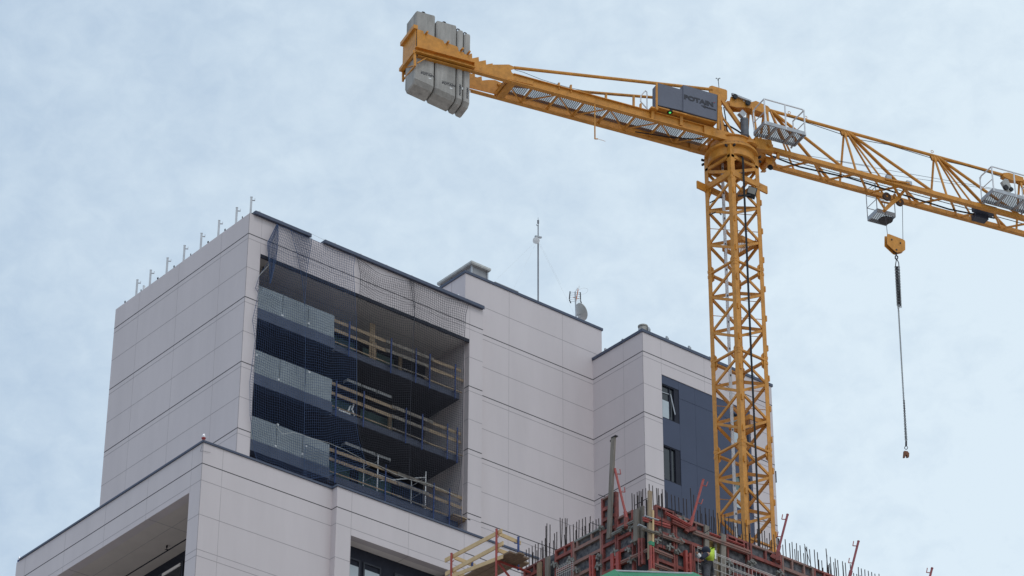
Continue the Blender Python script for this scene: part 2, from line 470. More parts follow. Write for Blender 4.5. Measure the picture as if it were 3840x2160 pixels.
# pale strips above dark boxes, set under the two lower ceilings
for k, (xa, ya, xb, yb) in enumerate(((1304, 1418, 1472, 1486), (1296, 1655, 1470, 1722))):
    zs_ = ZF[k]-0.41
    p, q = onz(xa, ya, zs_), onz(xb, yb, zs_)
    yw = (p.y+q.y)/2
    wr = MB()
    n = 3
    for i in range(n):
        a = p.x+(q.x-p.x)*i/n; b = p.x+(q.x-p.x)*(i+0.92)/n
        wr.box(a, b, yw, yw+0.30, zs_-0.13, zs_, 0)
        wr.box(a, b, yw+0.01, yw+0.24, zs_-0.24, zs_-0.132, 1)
    wr.build('pale_ceiling_strip', [mat('pale_strip', (0.75, 0.78, 0.80), 0.4, 0, 0.1, 4) if k == 0 else MATS['pale_strip'], frame_d], tower)
hk = MB(); p = onz(987, 1000, ZL); hk.tube(p, p-ZV*0.12, 0.03, 8)
for a in (0, 1, 2): hk.tube(p-ZV*0.12, p+Vector((0.08*math.cos(a*2.1+.6), 0.08*math.sin(a*2.1+.6), -0.17)), 0.015, 6)
hk.build('ceiling_hook', black, tower)

# central block
XC, XC1, YC, YC1, ZC = 70.95, 78.87, 90.52, 98.0, 71.74
w = MB(); w.box(XC, XC1, YC, YC1, 0, ZC)
front_joints(w, XT1, 78.31, YC, 0, 69.2, [])
zt = ony(1812, 1151, YC).z
w.box(XT1, XC1, YC-P, YC+0.02, zt-0.011, zt+0.011, 2)
for px, py in ((1909.7, 1093), (2109, 1180)):
    xx = ony(px, py, YC).x; w.box(xx-0.009, xx+0.009, YC-P*0.7, YC+0.02, 0, ZC, 3)
xx = ony(1812, 1300, YC).x
yy = onx(1694, 1060, XC).y; w.box(XC-P, XC+0.02, yy-0.01, yy+0.01, 69, ZC, 2)
w.build('wall', CM, tower)
c = MB()
c.box(XC-0.05, XC1+0.05, YC-0.05, YC+0.35, ZC+0.003, ZC+0.125)
c.box(XC-0.05, XC+0.35, YC+0.35, YC1, ZC+0.003, ZC+0.124)
c.build('coping', slate, tower)

# right wing with the dark blue infill
XR, XR1, YR, YR1, ZR = 78.31, 86.17, 87.13, 99.0, 69.96
ZWT = [67.76-3.06*k for k in range(22)]
XW = [79.40, 80.44]
XV0, XV1 = ony(2742, 1650, YR).x, ony(2811, 1690, YR).x
XBL1 = ony(2815, 1600, YR).x
ZB = ony(2481, 1403, YR).z
w = MB()
w.box(XR, XW[0], YR, YR+0.25, 0, ZR); w.box(XW[0], XR1, YR, YR+0.25, ZB, ZR); w.box(XBL1, XR1, YR, YR+0.25, 0, ZB)
w.box(XR, XR1, YR+0.25, YR1, 0, ZR)
front_joints(w, XR, XR1, YR, 0, ZR-0.02, [XW[0], ony(2640.7, 1400, YR).x], [(XW[0]-0.002, XBL1, 0, ZB+0.002)])
side_joints(w, YR, YC, XR, 0, ZR-0.02, [onx(2338.4, 1400, XR).y])
w.box(XR-P, XR+0.012, YR-P, YR+0.012, 0, ZR, 2)
w.build('wall', CM, tower)
bp = MB()
prev = XW[0]
def bpanel(x0, x1, z0, z1): bp.box(x0+0.004, x1-0.004, YR+0.03, YR+0.10, z0+0.004, z1-0.004)
cols = [XW[0], XW[1], ony(2609.6, 1560, YR).x, ony(2680, 1580, YR).x, XV0, XV1, XBL1]
for i, (a, b) in enumerate(zip(cols[:-1], cols[1:])):
    if i in (0, 4):
        top = ZB
        for zt_ in ZWT:
            bpanel(a, b, zt_, top if top == ZB else top); top = zt_-1.72
            if zt_ < 4: break
    else:
        z = ZB
        edges = [ZB]
        for d in DARKJ:
            for e in (d-1.62, d-0.235-2.83+1.42):
                if 0.5 < e < ZB-0.1: edges.append(e)
        edges = sorted(set(round(e, 3) for e in edges), reverse=True) + [0.0]
        for e0, e1 in zip(edges[:-1], edges[1:]): bpanel(a, b, e1, e0)
bp.build('blue_cladding', bluep, tower)
wb = MB(); wb.box(XW[0]+0.01, XBL1-0.01, YR+0.2, YR+0.24, 0, ZB-0.01)
wb.build('cladding_backing', black, tower)
for ci, (a, b) in enumerate(((XW[0], XW[1]), (XV0, XV1))):
    for k in range(5):
        zt_ = ZWT[k]; zb_ = zt_-1.72
        wf = MB()
        for (x0, x1, z0, z1) in ((a, b, zt_-0.06, zt_), (a, b, zb_, zb_+0.05), (a, a+0.05, zb_+0.05, zt_-0.06), (b-0.28, b, zb_+0.05, zt_-0.06)):
            wf.box(x0, x1, YR+0.05, YR+0.19, z0, z1)
        mx_ = a+0.05+(b-a-0.33)*0.66
        wf.box(mx_-0.03, mx_+0.03, YR+0.09, YR+0.17, zb_+0.05, zt_-0.06)
        fo = wf.build('window', frame_d, tower)
        gp = MB(); gp.box(a+0.05, mx_-0.03, YR+0.13, YR+0.15, zb_+0.05, zt_-0.06)
        gp.build('pane', greengl if ci else winglass, fo)
        gp = MB(); gp.box(mx_+0.03, b-0.28, YR+0.13, YR+0.15, zb_+0.05, zt_-0.06)
        gp.build('pane', winglass, fo)
        if k == 0 or ci == 1:
            bl = MB(); bl.box(a+0.06, mx_-0.04, YR+0.10, YR+0.125, zb_+0.06, zb_+0.95)  # reflection in the lower pane put in as a pale sheet
            bl.build('pale_reflection_pane', palegl, fo)
        if k == 0 and ci == 0:      # tilted sash
            sa = MB()
            ti = [(a+0.07, YR+0.11, zt_-0.40), (a+0.62, YR+0.11, zt_-0.36), (a+0.74, YR-0.02, zb_+0.35), (a+0.70, YR+0.0, zb_+0.28)]
            sa.bar(ti[0], ti[1], 0.035, 0.035); sa.bar(ti[1], ti[2], 0.035, 0.045)
            sa.build('sash', galv, fo)
c = MB()
c.box(XR-0.05, XR1+0.06, YR-0.05, YR+0.35, ZR+0.003, ZR+0.14)
c.box(XR-0.05, XR+0.35, YR+0.35, YC, ZR+0.003, ZR+0.139)
c.build('coping', slate, tower)
# balconies on the far right flank of the wing
for k, (px, py, pz) in enumerate(((2912, 1805, 0), (2932, 2060, 0))):
    p = ony(px, py, YR+0.9)
    b = MB(); b.box(XR1+0.003, XR1+0.42, YR+0.35, YR+2.6, p.z-0.45, p.z+0.12)
    b.build('side_balcony', frame_d, tower)
    b = MB()
    for i in range(4): b.tube((XR1+0.36, YR+0.4+0.6*i, p.z+0.12), (XR1+0.36, YR+0.4+0.6*i, p.z+1.25), 0.018, 6)
    b.build('balcony_post', alu, tower)

# ================================================================== lower block in front
XL, YL = 54.5, 85.25
def zl(px, py): return onx(px, py, XL).z
zc_top, zc_bot = zl(761, 1653), zl(759.8, 1661)
ZLT = zc_bot
YLend = onx(62, 2112, XL).y
X2 = ony(1246.5, 1840, YL).x
Y2 = onx(1265.5, 1829, X2).y
XL1 = 70.5
Zd = zl(757.6, 1736.3)
lj = [(Zd, 0, 0.035)]
for (px, py) in ((753.5, 1799), (745.3, 1927.3), (736.6, 2058.3), (735, 2082.6)): lj.append((onx(px, py, XL).z, 1, 0.02))
zz = lj[-1][0]
while zz > 3:
    lj += [(zz-1.42, 1, 0.02), (zz-2.84, 1, 0.02), (zz-3.06, 1, 0.02)]; zz -= 3.06
block = thing('apartment_block', (XL, YL, 0), 'lower white panel-clad block in front with dark slate coping and deep corner opening', 'building')
# opening in the side wall
yo0 = onx(710.2, 1847.3, XL).y; zo = onx(710.2, 1847.3, XL).z
yo1 = YLend-1.0
XD = onz(695.5, 2063.7, zo).x          # window plane at the back of the opening
# opening in the front wall of the projecting part
xo0 = ony(1315, 2007, Y2).x; xo1 = ony(1690, 2143, Y2).x; zo2 = ony(1315, 2007, Y2).z
YD = onz(1315, 2047, zo2).y
w = MB()
w.box(XL, XL+0.4, YL, yo0, 0, ZLT); w.box(XL, XL+0.4, yo0, yo1, zo, ZLT); w.box(XL, XL+0.4, yo1, YLend, 0, ZLT)
w.box(XL, XL+0.4, yo0, yo1, 0, zo-6)
w.box(XL+0.4, X2, YL, YL+0.4, 0, ZLT)
w.box(X2, xo0, Y2, Y2+0.35, 0, ZLT); w.box(xo0, xo1, Y2, Y2+0.35, zo2, ZLT); w.box(xo1, XL1, Y2, Y2+0.35, 0, ZLT)
w.box(xo0, xo1, Y2, Y2+0.35, 0, zo2-4.5)
w.box(X2, X2+0.4, Y2+0.35, YL+0.4, 0, ZLT)
w.box(XD+0.3, XL1, YD+0.3, YLend, 0, ZLT-1.2)          # the storeys behind
w.box(XL+0.4, XD+0.3, YL+0.4, yo0-0.001, 0, ZLT-1.2); w.box(XL+0.4, XD+0.3, yo1, YLend, 0, ZLT-1.2)
w.box(XL+0.4, XD+0.3, yo0, yo1, zo+0.05, ZLT-1.2)
w.box(X2+0.4, XL1, Y2+0.35, YD+0.3, zo2+0.05, ZLT-1.2)
for z, kind, h in lj:
    sp = [(YL, YLend)] if z > zo else [(YL, yo0)]
    for a, b in sp: w.box(XL-P, XL+0.02, a, b, z-h/2, z+h/2, 1+kind)
    w.box(XL, X2, YL-P, YL+0.02, z-h/2, z+h/2, 1+kind)
    w.box(X2-P, X2+0.02, Y2, YL, z-h/2, z+h/2, 1+kind)
    for a, b in ([(X2, XL1)] if z > zo2 else [(X2, xo0), (xo1, XL1)]): w.box(a, b, Y2-P, Y2+0.02, z-h/2, z+h/2, 1+kind)
for px, py in ((718.7, 1750), (552.6, 1850), (394, 1950), (241.5, 2060), (90.8, 2150)):
    y = onx(px, py, XL).y; w.box(XL-P*.7, XL+0.02, y-0.009, y+0.009, zo, ZLT, 3)
x = ony(836, 1720, YL).x; w.box(x-0.009, x+0.009, YL-P*.7, YL+0.02, 0, ZLT, 3)
for px, py, lo in ((1320.8, 1848, 0), (1534, 1925.6, 1), (1741, 2001.6, 0)):
    x = ony(px, py, Y2).x; w.box(x-0.01, x+0.01, Y2-P*.7, Y2+0.02, zo2 if lo else 0, ZLT, 3)
w.box(XL-P, XL+0.013, YL-P, YL+0.013, 0, ZLT, 2)
w.build('wall', CM, block)
hc = zc_top-zc_bot
c = MB()
c.box(XL-0.05, X2-0.05, YL-0.05, YL+0.45, ZLT+0.003, ZLT+hc)
c.box(XL-0.05, XL+0.45, YL+0.45, YLend-0.25, ZLT+0.003, ZLT+hc-0.001)
c.box(X2-0.05, XL1, Y2-0.05, Y2+0.42, ZLT+0.003, ZLT+hc+0.001)
c.box(X2-0.05, X2+0.45, Y2+0.42, YL+0.45, ZLT+0.003, ZLT+hc-0.002)
c.build('coping', slate, block)
# soffits and windows inside the two openings
s = MB(); s.box(XL+0.403, XD, yo0, yo1, zo+0.001, zo+0.04)
yj = onx(552.6, 1955, XL).y
for yy in (yj, yj+2.0*(yj-yo0), yj+4*(yj-yo0)): s.box(XL+0.05, XD, yy-0.012, yy+0.012, zo-0.003, zo+0.01, 1)
xm = XL+(XD-XL)*0.42; s.box(xm-0.008, xm+0.008, yo0, yo1, zo-0.003, zo+0.01, 1)
xs_ = onz(698, 2022, zo).x; s.box(xs_-0.03, xs_+0.03, yo0, yo1, zo-0.006, zo+0.01, 2)
s.build('soffit', [mat('soffit_taupe', (0.60, 0.54, 0.50), 0.85, 0, 0.08, 0.8), jthin, frame_d], block)
s = MB(); s.box(XD, XD+0.05, yo0, yo1, zo-5, zo-0.003); s.build('window_wall', frame_d, block)
for i in range(4):
    a = yo0+0.35+i*1.9
    wf = MB(); wf.box(XD-0.06, XD-0.003, a, a+1.75, zo-3.2, zo-0.42)
    fo = wf.build('window', darkw, block)
    gp = MB(); gp.box(XD-0.075, XD-0.062, a+0.1, a+1.65, zo-3.1, zo-0.65); gp.build('pane', winglass, fo)
    gp = MB(); gp.box(XD-0.10, XD-0.063, a+0.15, a+1.4, zo-0.62, zo-0.50); gp.build('blind_box', soffm, fo)
hk = MB(); p = onz(626, 2045, zo)
hk.tube((p.x, p.y, zo), (p.x, p.y, zo-0.10), 0.035, 8); hk.tube((p.x, p.y, zo-0.10), (p.x, p.y, zo-0.2), 0.012, 6)
for a in (0, 1, 2): hk.tube((p.x, p.y, zo-0.19), (p.x+0.07*math.cos(a*2.1), p.y+0.07*math.sin(a*2.1), zo-0.16), 0.014, 6)
hk.build('ceiling_hook', black, block)
s = MB(); s.box(xo0, xo1, Y2+0.03, YD, zo2+0.003, zo2+0.045)
x = ony(1534, 2080, Y2).x; s.box(x-0.008, x+0.008, Y2+0.05, YD, zo2, zo2+0.01, 1)
s.build('soffit', [soffm, jthin], block)
s = MB(); s.box(xo0, xo1, YD, YD+0.05, zo2-4.5, zo2); s.build('window_wall', frame_d, block)
for i, (a, b, m_) in enumerate(((0.10, 1.0, palegl), (1.15, 2.0, palegl), (2.65, 3.9, winglass), (4.0, 5.0, winglass))):
    wf = MB(); z1 = zo2-0.50
    wf.box(xo0+a, xo0+b, YD-0.05, YD-0.002, z1-0.07, z1); wf.box(xo0+a, xo0+a+0.07, YD-0.05, YD-0.002, z1-2.4, z1-0.07); wf.box(xo0+b-0.07, xo0+b, YD-0.05, YD-0.002, z1-2.4, z1-0.07)
    fo = wf.build('window', darkw, block)
    gp = MB(); gp.box(xo0+a+0.07, xo0+b-0.07, YD-0.035, YD-0.01, z1-2.4, z1-0.30 if m_ is palegl else z1-0.07); gp.build('pane', m_, fo)

# ================================================================== small things on the roofs
def roof_post_mesh(h):
    mb = MB()
    mb.box(-0.045, 0.045, -0.035, 0.035, -0.25, h)
    mb.box(-0.05, 0.05, -0.04, 0.04, h, h+0.02)
    for z in (h-0.12, 0.12):
        mb.box(0.045, 0.16, -0.03, 0.03, z-0.035, z-0.015); mb.box(0.14, 0.16, -0.03, 0.03, z-0.015, z+0.07)
    return mb
proto = None
ordn = ['nearest', 'second', 'third', 'fourth', 'fifth', 'sixth', 'seventh', 'farthest']
for i, (cx_, cy_, ty_) in enumerate(((1690, 295, 92), (1525, 415, 215), (1325, 545, 362), (1125, 690, 505), (932, 835, 648), (738, 985, 787), (548, 1115, 925), (395, 1230, 1040))):
    px, py = 380+cx_/3.0194, 700+cy_/3.0194
    p = onx(px, py, XT+0.12)
    if proto is None:
        proto = roof_post_mesh(0.88).build('guardrail_post', galv); o = proto
    else:
        o = proto.copy(); COL.objects.link(o)
    o.location = (XT+0.12, p.y, ZTOP)
    o.rotation_euler = (0, 0, R(-35))
    lab = {0: 'tall grey guardrail post at the tower roof front corner', 7: 'tall grey guardrail post at the far end of the tower roof edge'}.get(i, '%s tall grey guardrail post from the tower roof front corner' % ordn[i])
    tag(o, lab, 'post', 'tall guardrail posts along the tower roof edge')
p = onx(380+437/3.0194, 700+1205/3.0194, XT+0.12)
o = roof_post_mesh(0.5).build('guardrail_post', alu); o.location = (XT+0.3, p.y, ZTOP); o.rotation_euler = (0, 0, R(20))
tag(o, 'short pale post with ropes beside the farthest tall tower roof post', 'post')
ym, yn = onx(380+1690/3.0194, 800, XT).y, YT1
for i in range(8):
    y = YT+0.55+1.28*i
    cpm = MB(); cpm.box(-0.05, 0.10, -0.025, 0.025, 0, 0.05); cpm.box(-0.06, -0.03, -0.03, 0.03, 0.03, 0.11)
    if i == 0: clip = cpm.build('parapet_clip', steel_d); o = clip
    else: o = clip.copy(); COL.objects.link(o)
    o.location = (XT+0.06, y, ZTOP); o.rotation_euler = (0, 0, 0.4*((i*7) % 3-1))
    tag(o, 'small dark clip on the white parapet edge between the tall roof posts', 'clip', 'clips along the tower parapet')
stubs = [(973, 793), (1059, 830), (1159, 871), (1256, 912), (1353, 953), (1449.6, 994), (1545, 1034), (1718.6, 1106)]
prev = None; spos = []
sord = ['first', 'second', 'third', 'fourth', 'fifth', 'sixth', 'seventh', 'eighth']
for i, (px, py) in enumerate(stubs):
    p = ony(px, py, YT+0.5)
    mb = MB()
    if prev is None:
        mb.lathe((0, 0, 0), [(0.045, -0.5), (0.045, -0.02), (0.03, 0.02), (0.012, 0.035)], 10)
        prev = mb.build('stub_post', alu); o = prev
    else: o = prev.copy(); COL.objects.link(o)
    o.location = p; spos.append(p)
    tag(o, '%s pale round-topped stub post from the left behind the slate coping' % sord[i], 'post', 'stub posts behind the tower coping')
rp = MB()
for a, b in zip(spos[:-1], spos[1:]): rp.path([a+Vector((0, 0, -0.02)), (a+b)/2+Vector((0, 0, -0.06)), b+Vector((0, 0, -0.02))], 0.006, 5)
tag(rp.build('lifeline', rope_w), 'thin pale lifeline strung between the stub posts over the slate coping', 'rope')
# roof ventilation hood on the central block
zcap = 73.05
pc = onz(1768, 976, zcap); pl = onz(1638, 1060, zcap); pr = onz(1841, 1008, zcap)
hood = thing('roof_vent', (pc.x, pc.y, ZC), 'flat-capped grey metal roof vent on the central block', 'roof vent')
x0, x1, y0, y1 = pc.x, pr.x, pc.y, pl.y
m_ = MB(); m_.box(x0, x1, y0, y1, zcap-0.10, zcap); m_.box(x0+.02, x1-.02, y0+.02, y1-.02, zcap-0.14, zcap-0.101)
m_.build('cap', mat('cap_metal', (0.50, 0.49, 0.47), 0.5, 0.3, 0.15, 3), hood)
m_ = MB(); m_.box(x0+0.17, x1-0.12, y0+0.17, y1-0.15, ZC-0.4, zcap-0.14); m_.build('body', mat('vent_body', (0.30, 0.30, 0.31), 0.6, 0.1, 0.15, 3), hood)
for i in range(4):
    m_ = MB(); yy = y0+0.12+i*(y1-y0-0.3)/3
    m_.box(x0+0.10, x0+0.165, yy, yy+0.06, ZC-0.4, zcap-0.14); m_.build('post', galv, hood)
m_ = MB(); m_.box(x1-0.13, x1-0.06, y0+0.12, y0+0.18, ZC-0.4, zcap-0.14); m_.build('post', galv, hood)
# low kerb on the central roof
p, q = ony(1857, 1060, YC+0.9), ony(1940, 1095, YC+0.9)
m_ = MB(); m_.box(p.x, q.x, YC+0.9, YC+1.8, ZC-0.2, p.z); m_.box(p.x-.04, q.x+.04, YC+0.86, YC+1.84, p.z, p.z+0.03)
o = m_.build('skylight', galv); tag(o, 'low pale skylight kerb behind the central block coping', 'skylight')
# radio mast
ya = YC+2.2
pb, pt = ony(2018, 1130, ya), ony(2018, 816, ya)
rm = thing('radio_mast', (pb.x, ya, ZC), 'slim grey radio mast with small white dish and guy wires on the roof', 'antenna')
def am(px, py, dy=0.0): return ony(px, py, ya+dy)
m_ = MB(); m_.tube((pb.x, ya, ZC-0.1), am(2018, 885), 0.036, 8); m_.tube(am(2018, 885), am(2018, 842), 0.026, 8); m_.tube(am(2018, 842), pt, 0.009, 6)
m_.tube(am(2018, 838), am(2018, 826), 0.045, 8)
m_.path([am(2018, 846), am(2013, 846), am(2012, 841)], 0.014, 6)
m_.build('pole', mat('mast_grey', (0.2, 0.2, 0.22), 0.5, 0.4, 0.2, 5), rm)
m_ = MB(); c0 = am(2010, 901, -0.1); ax = (CAM-c0).normalized()+Vector((-0.5, 0.1, 0.15))
m_.lathe(c0, [(0.05, -0.10), (0.16, -0.08), (0.165, 0.0), (0.02, 0.02)], 18, 0, ax); m_.build('dish', white, rm)
m_ = MB(); m_.bar(am(2007, 886), am(2030, 891), 0.09, 0.07); m_.bar(am(2008, 889), am(2022, 893), 0.05, 0.1); m_.build('bracket', galv, rm)
m_ = MB()
for (a, b) in (((2003, 911), (1863, 1047)), ((2008, 916), (1927, 1079)), ((2024, 911), (2102, 1065)), ((2022, 915), (2160, 1190))):
    m_.tube(am(*a), am(*b, 0.0), 0.003, 4)
m_.build('guy_wire', alu, rm)
# television aerial and satellite dish
yd = YC+0.9
def ad(px, py, dy=0.0): return ony(px, py, yd+dy)
tv = thing('television_aerial', (ad(2159, 1190).x, yd, ZC), 'small television aerial with orange centre and loop on a roof pole beside the dish', 'antenna')
m_ = MB(); m_.tube(ad(2161, 1200), ad(2157, 1095), 0.033, 8); m_.tube(ad(2157, 1095), ad(2166, 1080), 0.02, 6); m_.build('pole', galv, tv)
m_ = MB()
for (a, b) in (((2138, 1093), (2135, 1122)), ((2176, 1096), (2177, 1124)), ((2135, 1124), (2141, 1137)), ((2177, 1126), (2180, 1137))): m_.bar(ad(*a), ad(*b), 0.022, 0.05)
for i in range(6): m_.tube(ad(2136, 1095+i*7), ad(2177, 1098+i*7), 0.006, 5)
m_.build('reflector', steel_d, tv)
m_ = MB(); m_.tube(ad(2160, 1128), ad(2168, 1085), 0.022, 6); m_.tube(ad(2150, 1115), ad(2170, 1120), 0.014, 5); m_.build('feed', orange_p, tv)
m_ = MB(); m_.tube(ad(2166, 1088), ad(2172, 1069), 0.008, 5)
for i in range(4): m_.tube(ad(2164+i*1.6, 1085-i*4), ad(2171+i*1.6, 1087-i*4), 0.005, 4)
pts = [ad(2187+20*math.cos(t)-2, 1092+11*math.sin(t)-4*math.cos(t)) for t in [i*2*math.pi/16 for i in range(17)]]
m_.path(pts, 0.006, 5); m_.build('loop', alu, tv)
dish = thing('satellite_dish', (ad(2180, 1195).x, yd+0.3, ZC), 'pale round satellite dish seen from behind on the central block roof', 'satellite dish')
m_ = MB(); c0 = ad(2178, 1170, 0.1); ax = RT*0.72+FW*0.55+UP*0.25
m_.lathe(c0, [(0.05, -0.10), (0.22, -0.055), (0.42, 0.03), (0.425, 0.045), (0.22, -0.03), (0.03, -0.06)], 28, 0, ax)
m_.build('reflector', mat('dish_cream', (0.50, 0.49, 0.46), 0.55, 0, 0.12, 4), dish, smooth=False)
m_ = MB(); m_.bar(ad(2162, 1182), ad(2176, 1180, 0.05), 0.06, 0.08); m_.bar(ad(2163, 1195), ad(2178, 1188, 0.05), 0.05, 0.06); m_.build('bracket', galv, dish)
# right wing roof bits
rvx = onx(2410, 1236, XR+0.6)
v = MB(); p = ony(2411, 1226, YR+0.7)
v.lathe((p.x, YR+0.7, ZR-0.2), [(0.20, 0), (0.20, p.z-ZR+0.16), (0.23, p.z-ZR+0.18), (0.23, p.z-ZR+0.24), (0.05, p.z-ZR+0.28)], 18)
tag(v.build('vent_drum', mat('drum_metal', (0.33, 0.31, 0.28), 0.5, 0.4, 0.2, 6)), 'small round metal vent drum at the corner of the blue-panelled wing roof', 'roof vent')
rs = [('x', 2335, 1272), ('x', 2270, 1307), ('x', 2398, 1232), ('y', 2431, 1228), ('y', 2500, 1262), ('y', 2584, 1298), ('y', 2661, 1338), ('y', 2822, 1402)]
rl = ['second stub post down the left roof edge of the blue-panelled wing', 'lowest stub post on the left roof edge of the blue-panelled wing', 'stub post just left of the vent drum on the wing roof', 'stub post just right of the vent drum on the wing roof', 'double stub post between the vent drum and the crane mast on the wing roof', 'stub post nearer the crane mast on the wing front roof edge', 'stub post beside the left side of the crane mast on the wing roof', 'stub post behind the right side of the crane mast on the wing roof']
for i, (ax_, px, py) in enumerate(rs):
    p = onx(px, py, XR+0.45) if ax_ == 'x' else ony(px, py, YR+0.5)
    mb = MB(); mb.box(-0.04, 0.04, -0.04, 0.04, -0.4, 0); mb.box(0.05, 0.10, -0.04, 0.04, -0.4, -0.05)
    if i == 0: rsp = mb.build('stub_post', galv); o = rsp
    else: o = rsp.copy(); COL.objects.link(o)
    o.location = p; tag(o, rl[i], 'post', 'stub posts on the right wing roof')
# red beacon lamps on the lower block
def beacon(p, label, post=False):
    b = thing('beacon_lamp', p, label, 'beacon', 'red beacon lamps on the lower block')
    m_ = MB(); m_.lathe(p, [(0.05, 0), (0.05, 0.06), (0.08, 0.10), (0.085, 0.14), (0.05, 0.16)], 14); m_.build('base', redgl if not post else bluepost, b)
    m_ = MB(); m_.lathe(p+Vector((0, 0, 0.16)), [(0.06, 0), (0.065, 0.06), (0.05, 0.12), (0.02, 0.15)], 14); m_.build('lens', clearl, b)
    return b
p = Vector((XL+0.03, YL+0.05, zc_top)); b1 = beacon(p, 'beacon lamp with red base and clear lens on the nearest corner of the slate coping')
m_ = MB(); m_.path([(XL-0.02, YL-0.07, zc_top), (XL-0.03, YL+0.03, zc_top-0.2), (XL-0.03, YL+0.12, zc_top-0.42), (XL-0.03, YL+0.08, zc_top-0.44), (XL+0.02, YL-0.03, zc_top-0.45), (XL+0.2, YL-0.03, zc_top-0.44), (XL+0.33, YL-0.03, zc_top-0.40)], 0.005, 5)
m_.build('cable', black, b1)
p = onx(61, 2108, XL); beacon(Vector((XL+0.05, YLend-0.12, p.z-0.12)), 'dark beacon lamp at the far left end of the slate coping', True)

# ================================================================== temporary guardrails, scaffold, boards on the balconies
def yslab(px, py): return ony(px, py, YT+0.36)
gl_names = ['topmost balcony', 'middle balcony', 'lowest balcony']
posts_px = [[1308, 1465, 1558, 1610, 1706], [1259, 1362, 1521, 1582, 1676, 1713], [1256, 1444, 1625, 1684]]
for k in range(3):
    zf = ZF[k]
    gr = thing('guardrail', (XG+0.2, YT+0.3, zf), 'timber board guardrail on blue posts along the unfinished right half of the %s' % gl_names[k], 'guardrail', 'timber guardrails on the tower balconies')
    xe = XO1-0.25
    for dz, m__ in ((1.00, wood), (0.55, wood), (0.02, wood)):
        # each rail is made of two or three boards lapped end to end
        cuts = [XG+0.05, XG+2.9+0.4*k, XG+5.0+0.3*dz, xe]
        for i, (a, b) in enumerate(zip(cuts[:-1], cuts[1:])):
            bd = MB(); h = 0.15 if dz > 0.1 else 0.05
            yo = YT+0.33-0.03*(i % 2); t1, t2 = random.uniform(-.035, .035), random.uniform(-.035, .035); b += random.uniform(-.05, .2)
            bd.prism([(a, yo, zf+dz+t1), (a, yo+0.028, zf+dz+t1), (a, yo+0.028, zf+dz+h+t1), (a, yo, zf+dz+h+t1)],
                     [(b+0.12, yo, zf+dz+t2), (b+0.12, yo+0.028, zf+dz+t2), (b+0.12, yo+0.028, zf+dz+h+t2), (b+0.12, yo, zf+dz+h+t2)])
            bd.build('board', wood if i != 1 else wood_g, gr)
    for px in posts_px[k]:
        x = ony(px, 1300+240*k+ (px-1300)*0.45, YT+0.28).x
        pm = MB(); pm.tube((x, YT+0.27, zf-0.45), (x, YT+0.27, zf+1.25), 0.03, 8)
        pm.box(x-0.02, x+0.02, YT+0.27, YT+0.42, zf-0.08, zf-0.05); pm.box(x-0.02, x+0.02, YT+0.27, YT+0.36, zf+1.0, zf+1.03)
        pm.build('post', bluepost, gr)
pl_ = MB()
a, b = ony(1398, 1213, YT+0.9), ony(1392, 1350, YT+0.9)
pl_.box(a.x-0.14, a.x+0.14, YT+0.9, YT+0.94, ZF[0]-0.02, a.z); pl_.box(a.x-0.02, a.x+0.2, YT+0.86, YT+0.9, ZF[0]-0.02, a.z-0.9)
tag(pl_.build('plank', wood), 'upright pale timber plank standing behind the topmost balcony guardrail', 'plank')
for k, (px, py) in enumerate(((1460, 1570), (1500, 1345))):
    p = ony(px, py, YB-0.4); pl_ = MB(); zf = ZF[1-k]
    pl_.box(p.x-0.09, p.x+0.09, YB-0.45, YB-0.40, zf, zf+2.3)
    tag(pl_.build('plank', wood), 'timber prop board standing against the back wall of the %s' % ('middle balcony' if k == 0 else 'topmost balcony'), 'plank')
# small white steps / frame on the middle balcony
st = MB(); q = [ony(*c_, YT+0.5) for c_ in ((1305, 1542), (1314, 1522), (1318, 1538), (1327, 1516), (1320, 1537), (1329, 1560))]
st.bar(q[0], q[1], 0.05, 0.05); st.bar(q[2], q[3], 0.05, 0.05); st.bar(q[4], q[5], 0.05, 0.05)
st.box(q[0].x-0.5, q[0].x+0.1, YT+0.45, YT+0.8, ZF[1]-0.02, ZF[1]+0.14)
tag(st.build('folded_frame', white), 'folded white metal frame leaning on the middle balcony edge', 'frame')
# aluminium scaffold on the lowest balcony
sc_y = YT+1.0
def sp(px, py): return ony(px, py, sc_y)
scf = thing('mobile_scaffold', (sp(1418, 1840).x, sc_y, ZF[2]), 'pale aluminium scaffold frame standing on the lowest balcony', 'scaffold')
zb_ = ZF[2]-0.02
for px, ty in ((1418, 1705), (1597, 1768)):
    t_ = sp(px, ty); m_ = MB()
    for dy in (0, 1.0): m_.tube((t_.x, sc_y+dy, zb_), (t_.x, sc_y+dy, t_.z), 0.028, 8)
    for z in (t_.z-0.3, t_.z-0.9): m_.tube((t_.x, sc_y, z), (t_.x, sc_y+1.0, z), 0.02, 6)
    m_.build('standard', alu, scf)
m_ = MB()
for a, b in (((1420, 1780), (1580, 1842)), ((1425, 1803), (1596, 1790))): m_.tube(sp(*a), sp(*b), 0.022, 6)
m_.build('brace', alu, scf)
pk = MB(); p = ony(1728, 1945, YT+0.2); pk.box(p.x-0.55, p.x+0.35, YT+0.0, YT+0.75, p.z-0.05, p.z)
pk.box(p.x-0.5, p.x+0.3, YT+0.1, YT+0.7, p.z-0.11, p.z-0.06)
tag(pk.build('board_stack', wood), 'short stack of timber boards jutting out at the right end of the lowest balcony', 'boards')
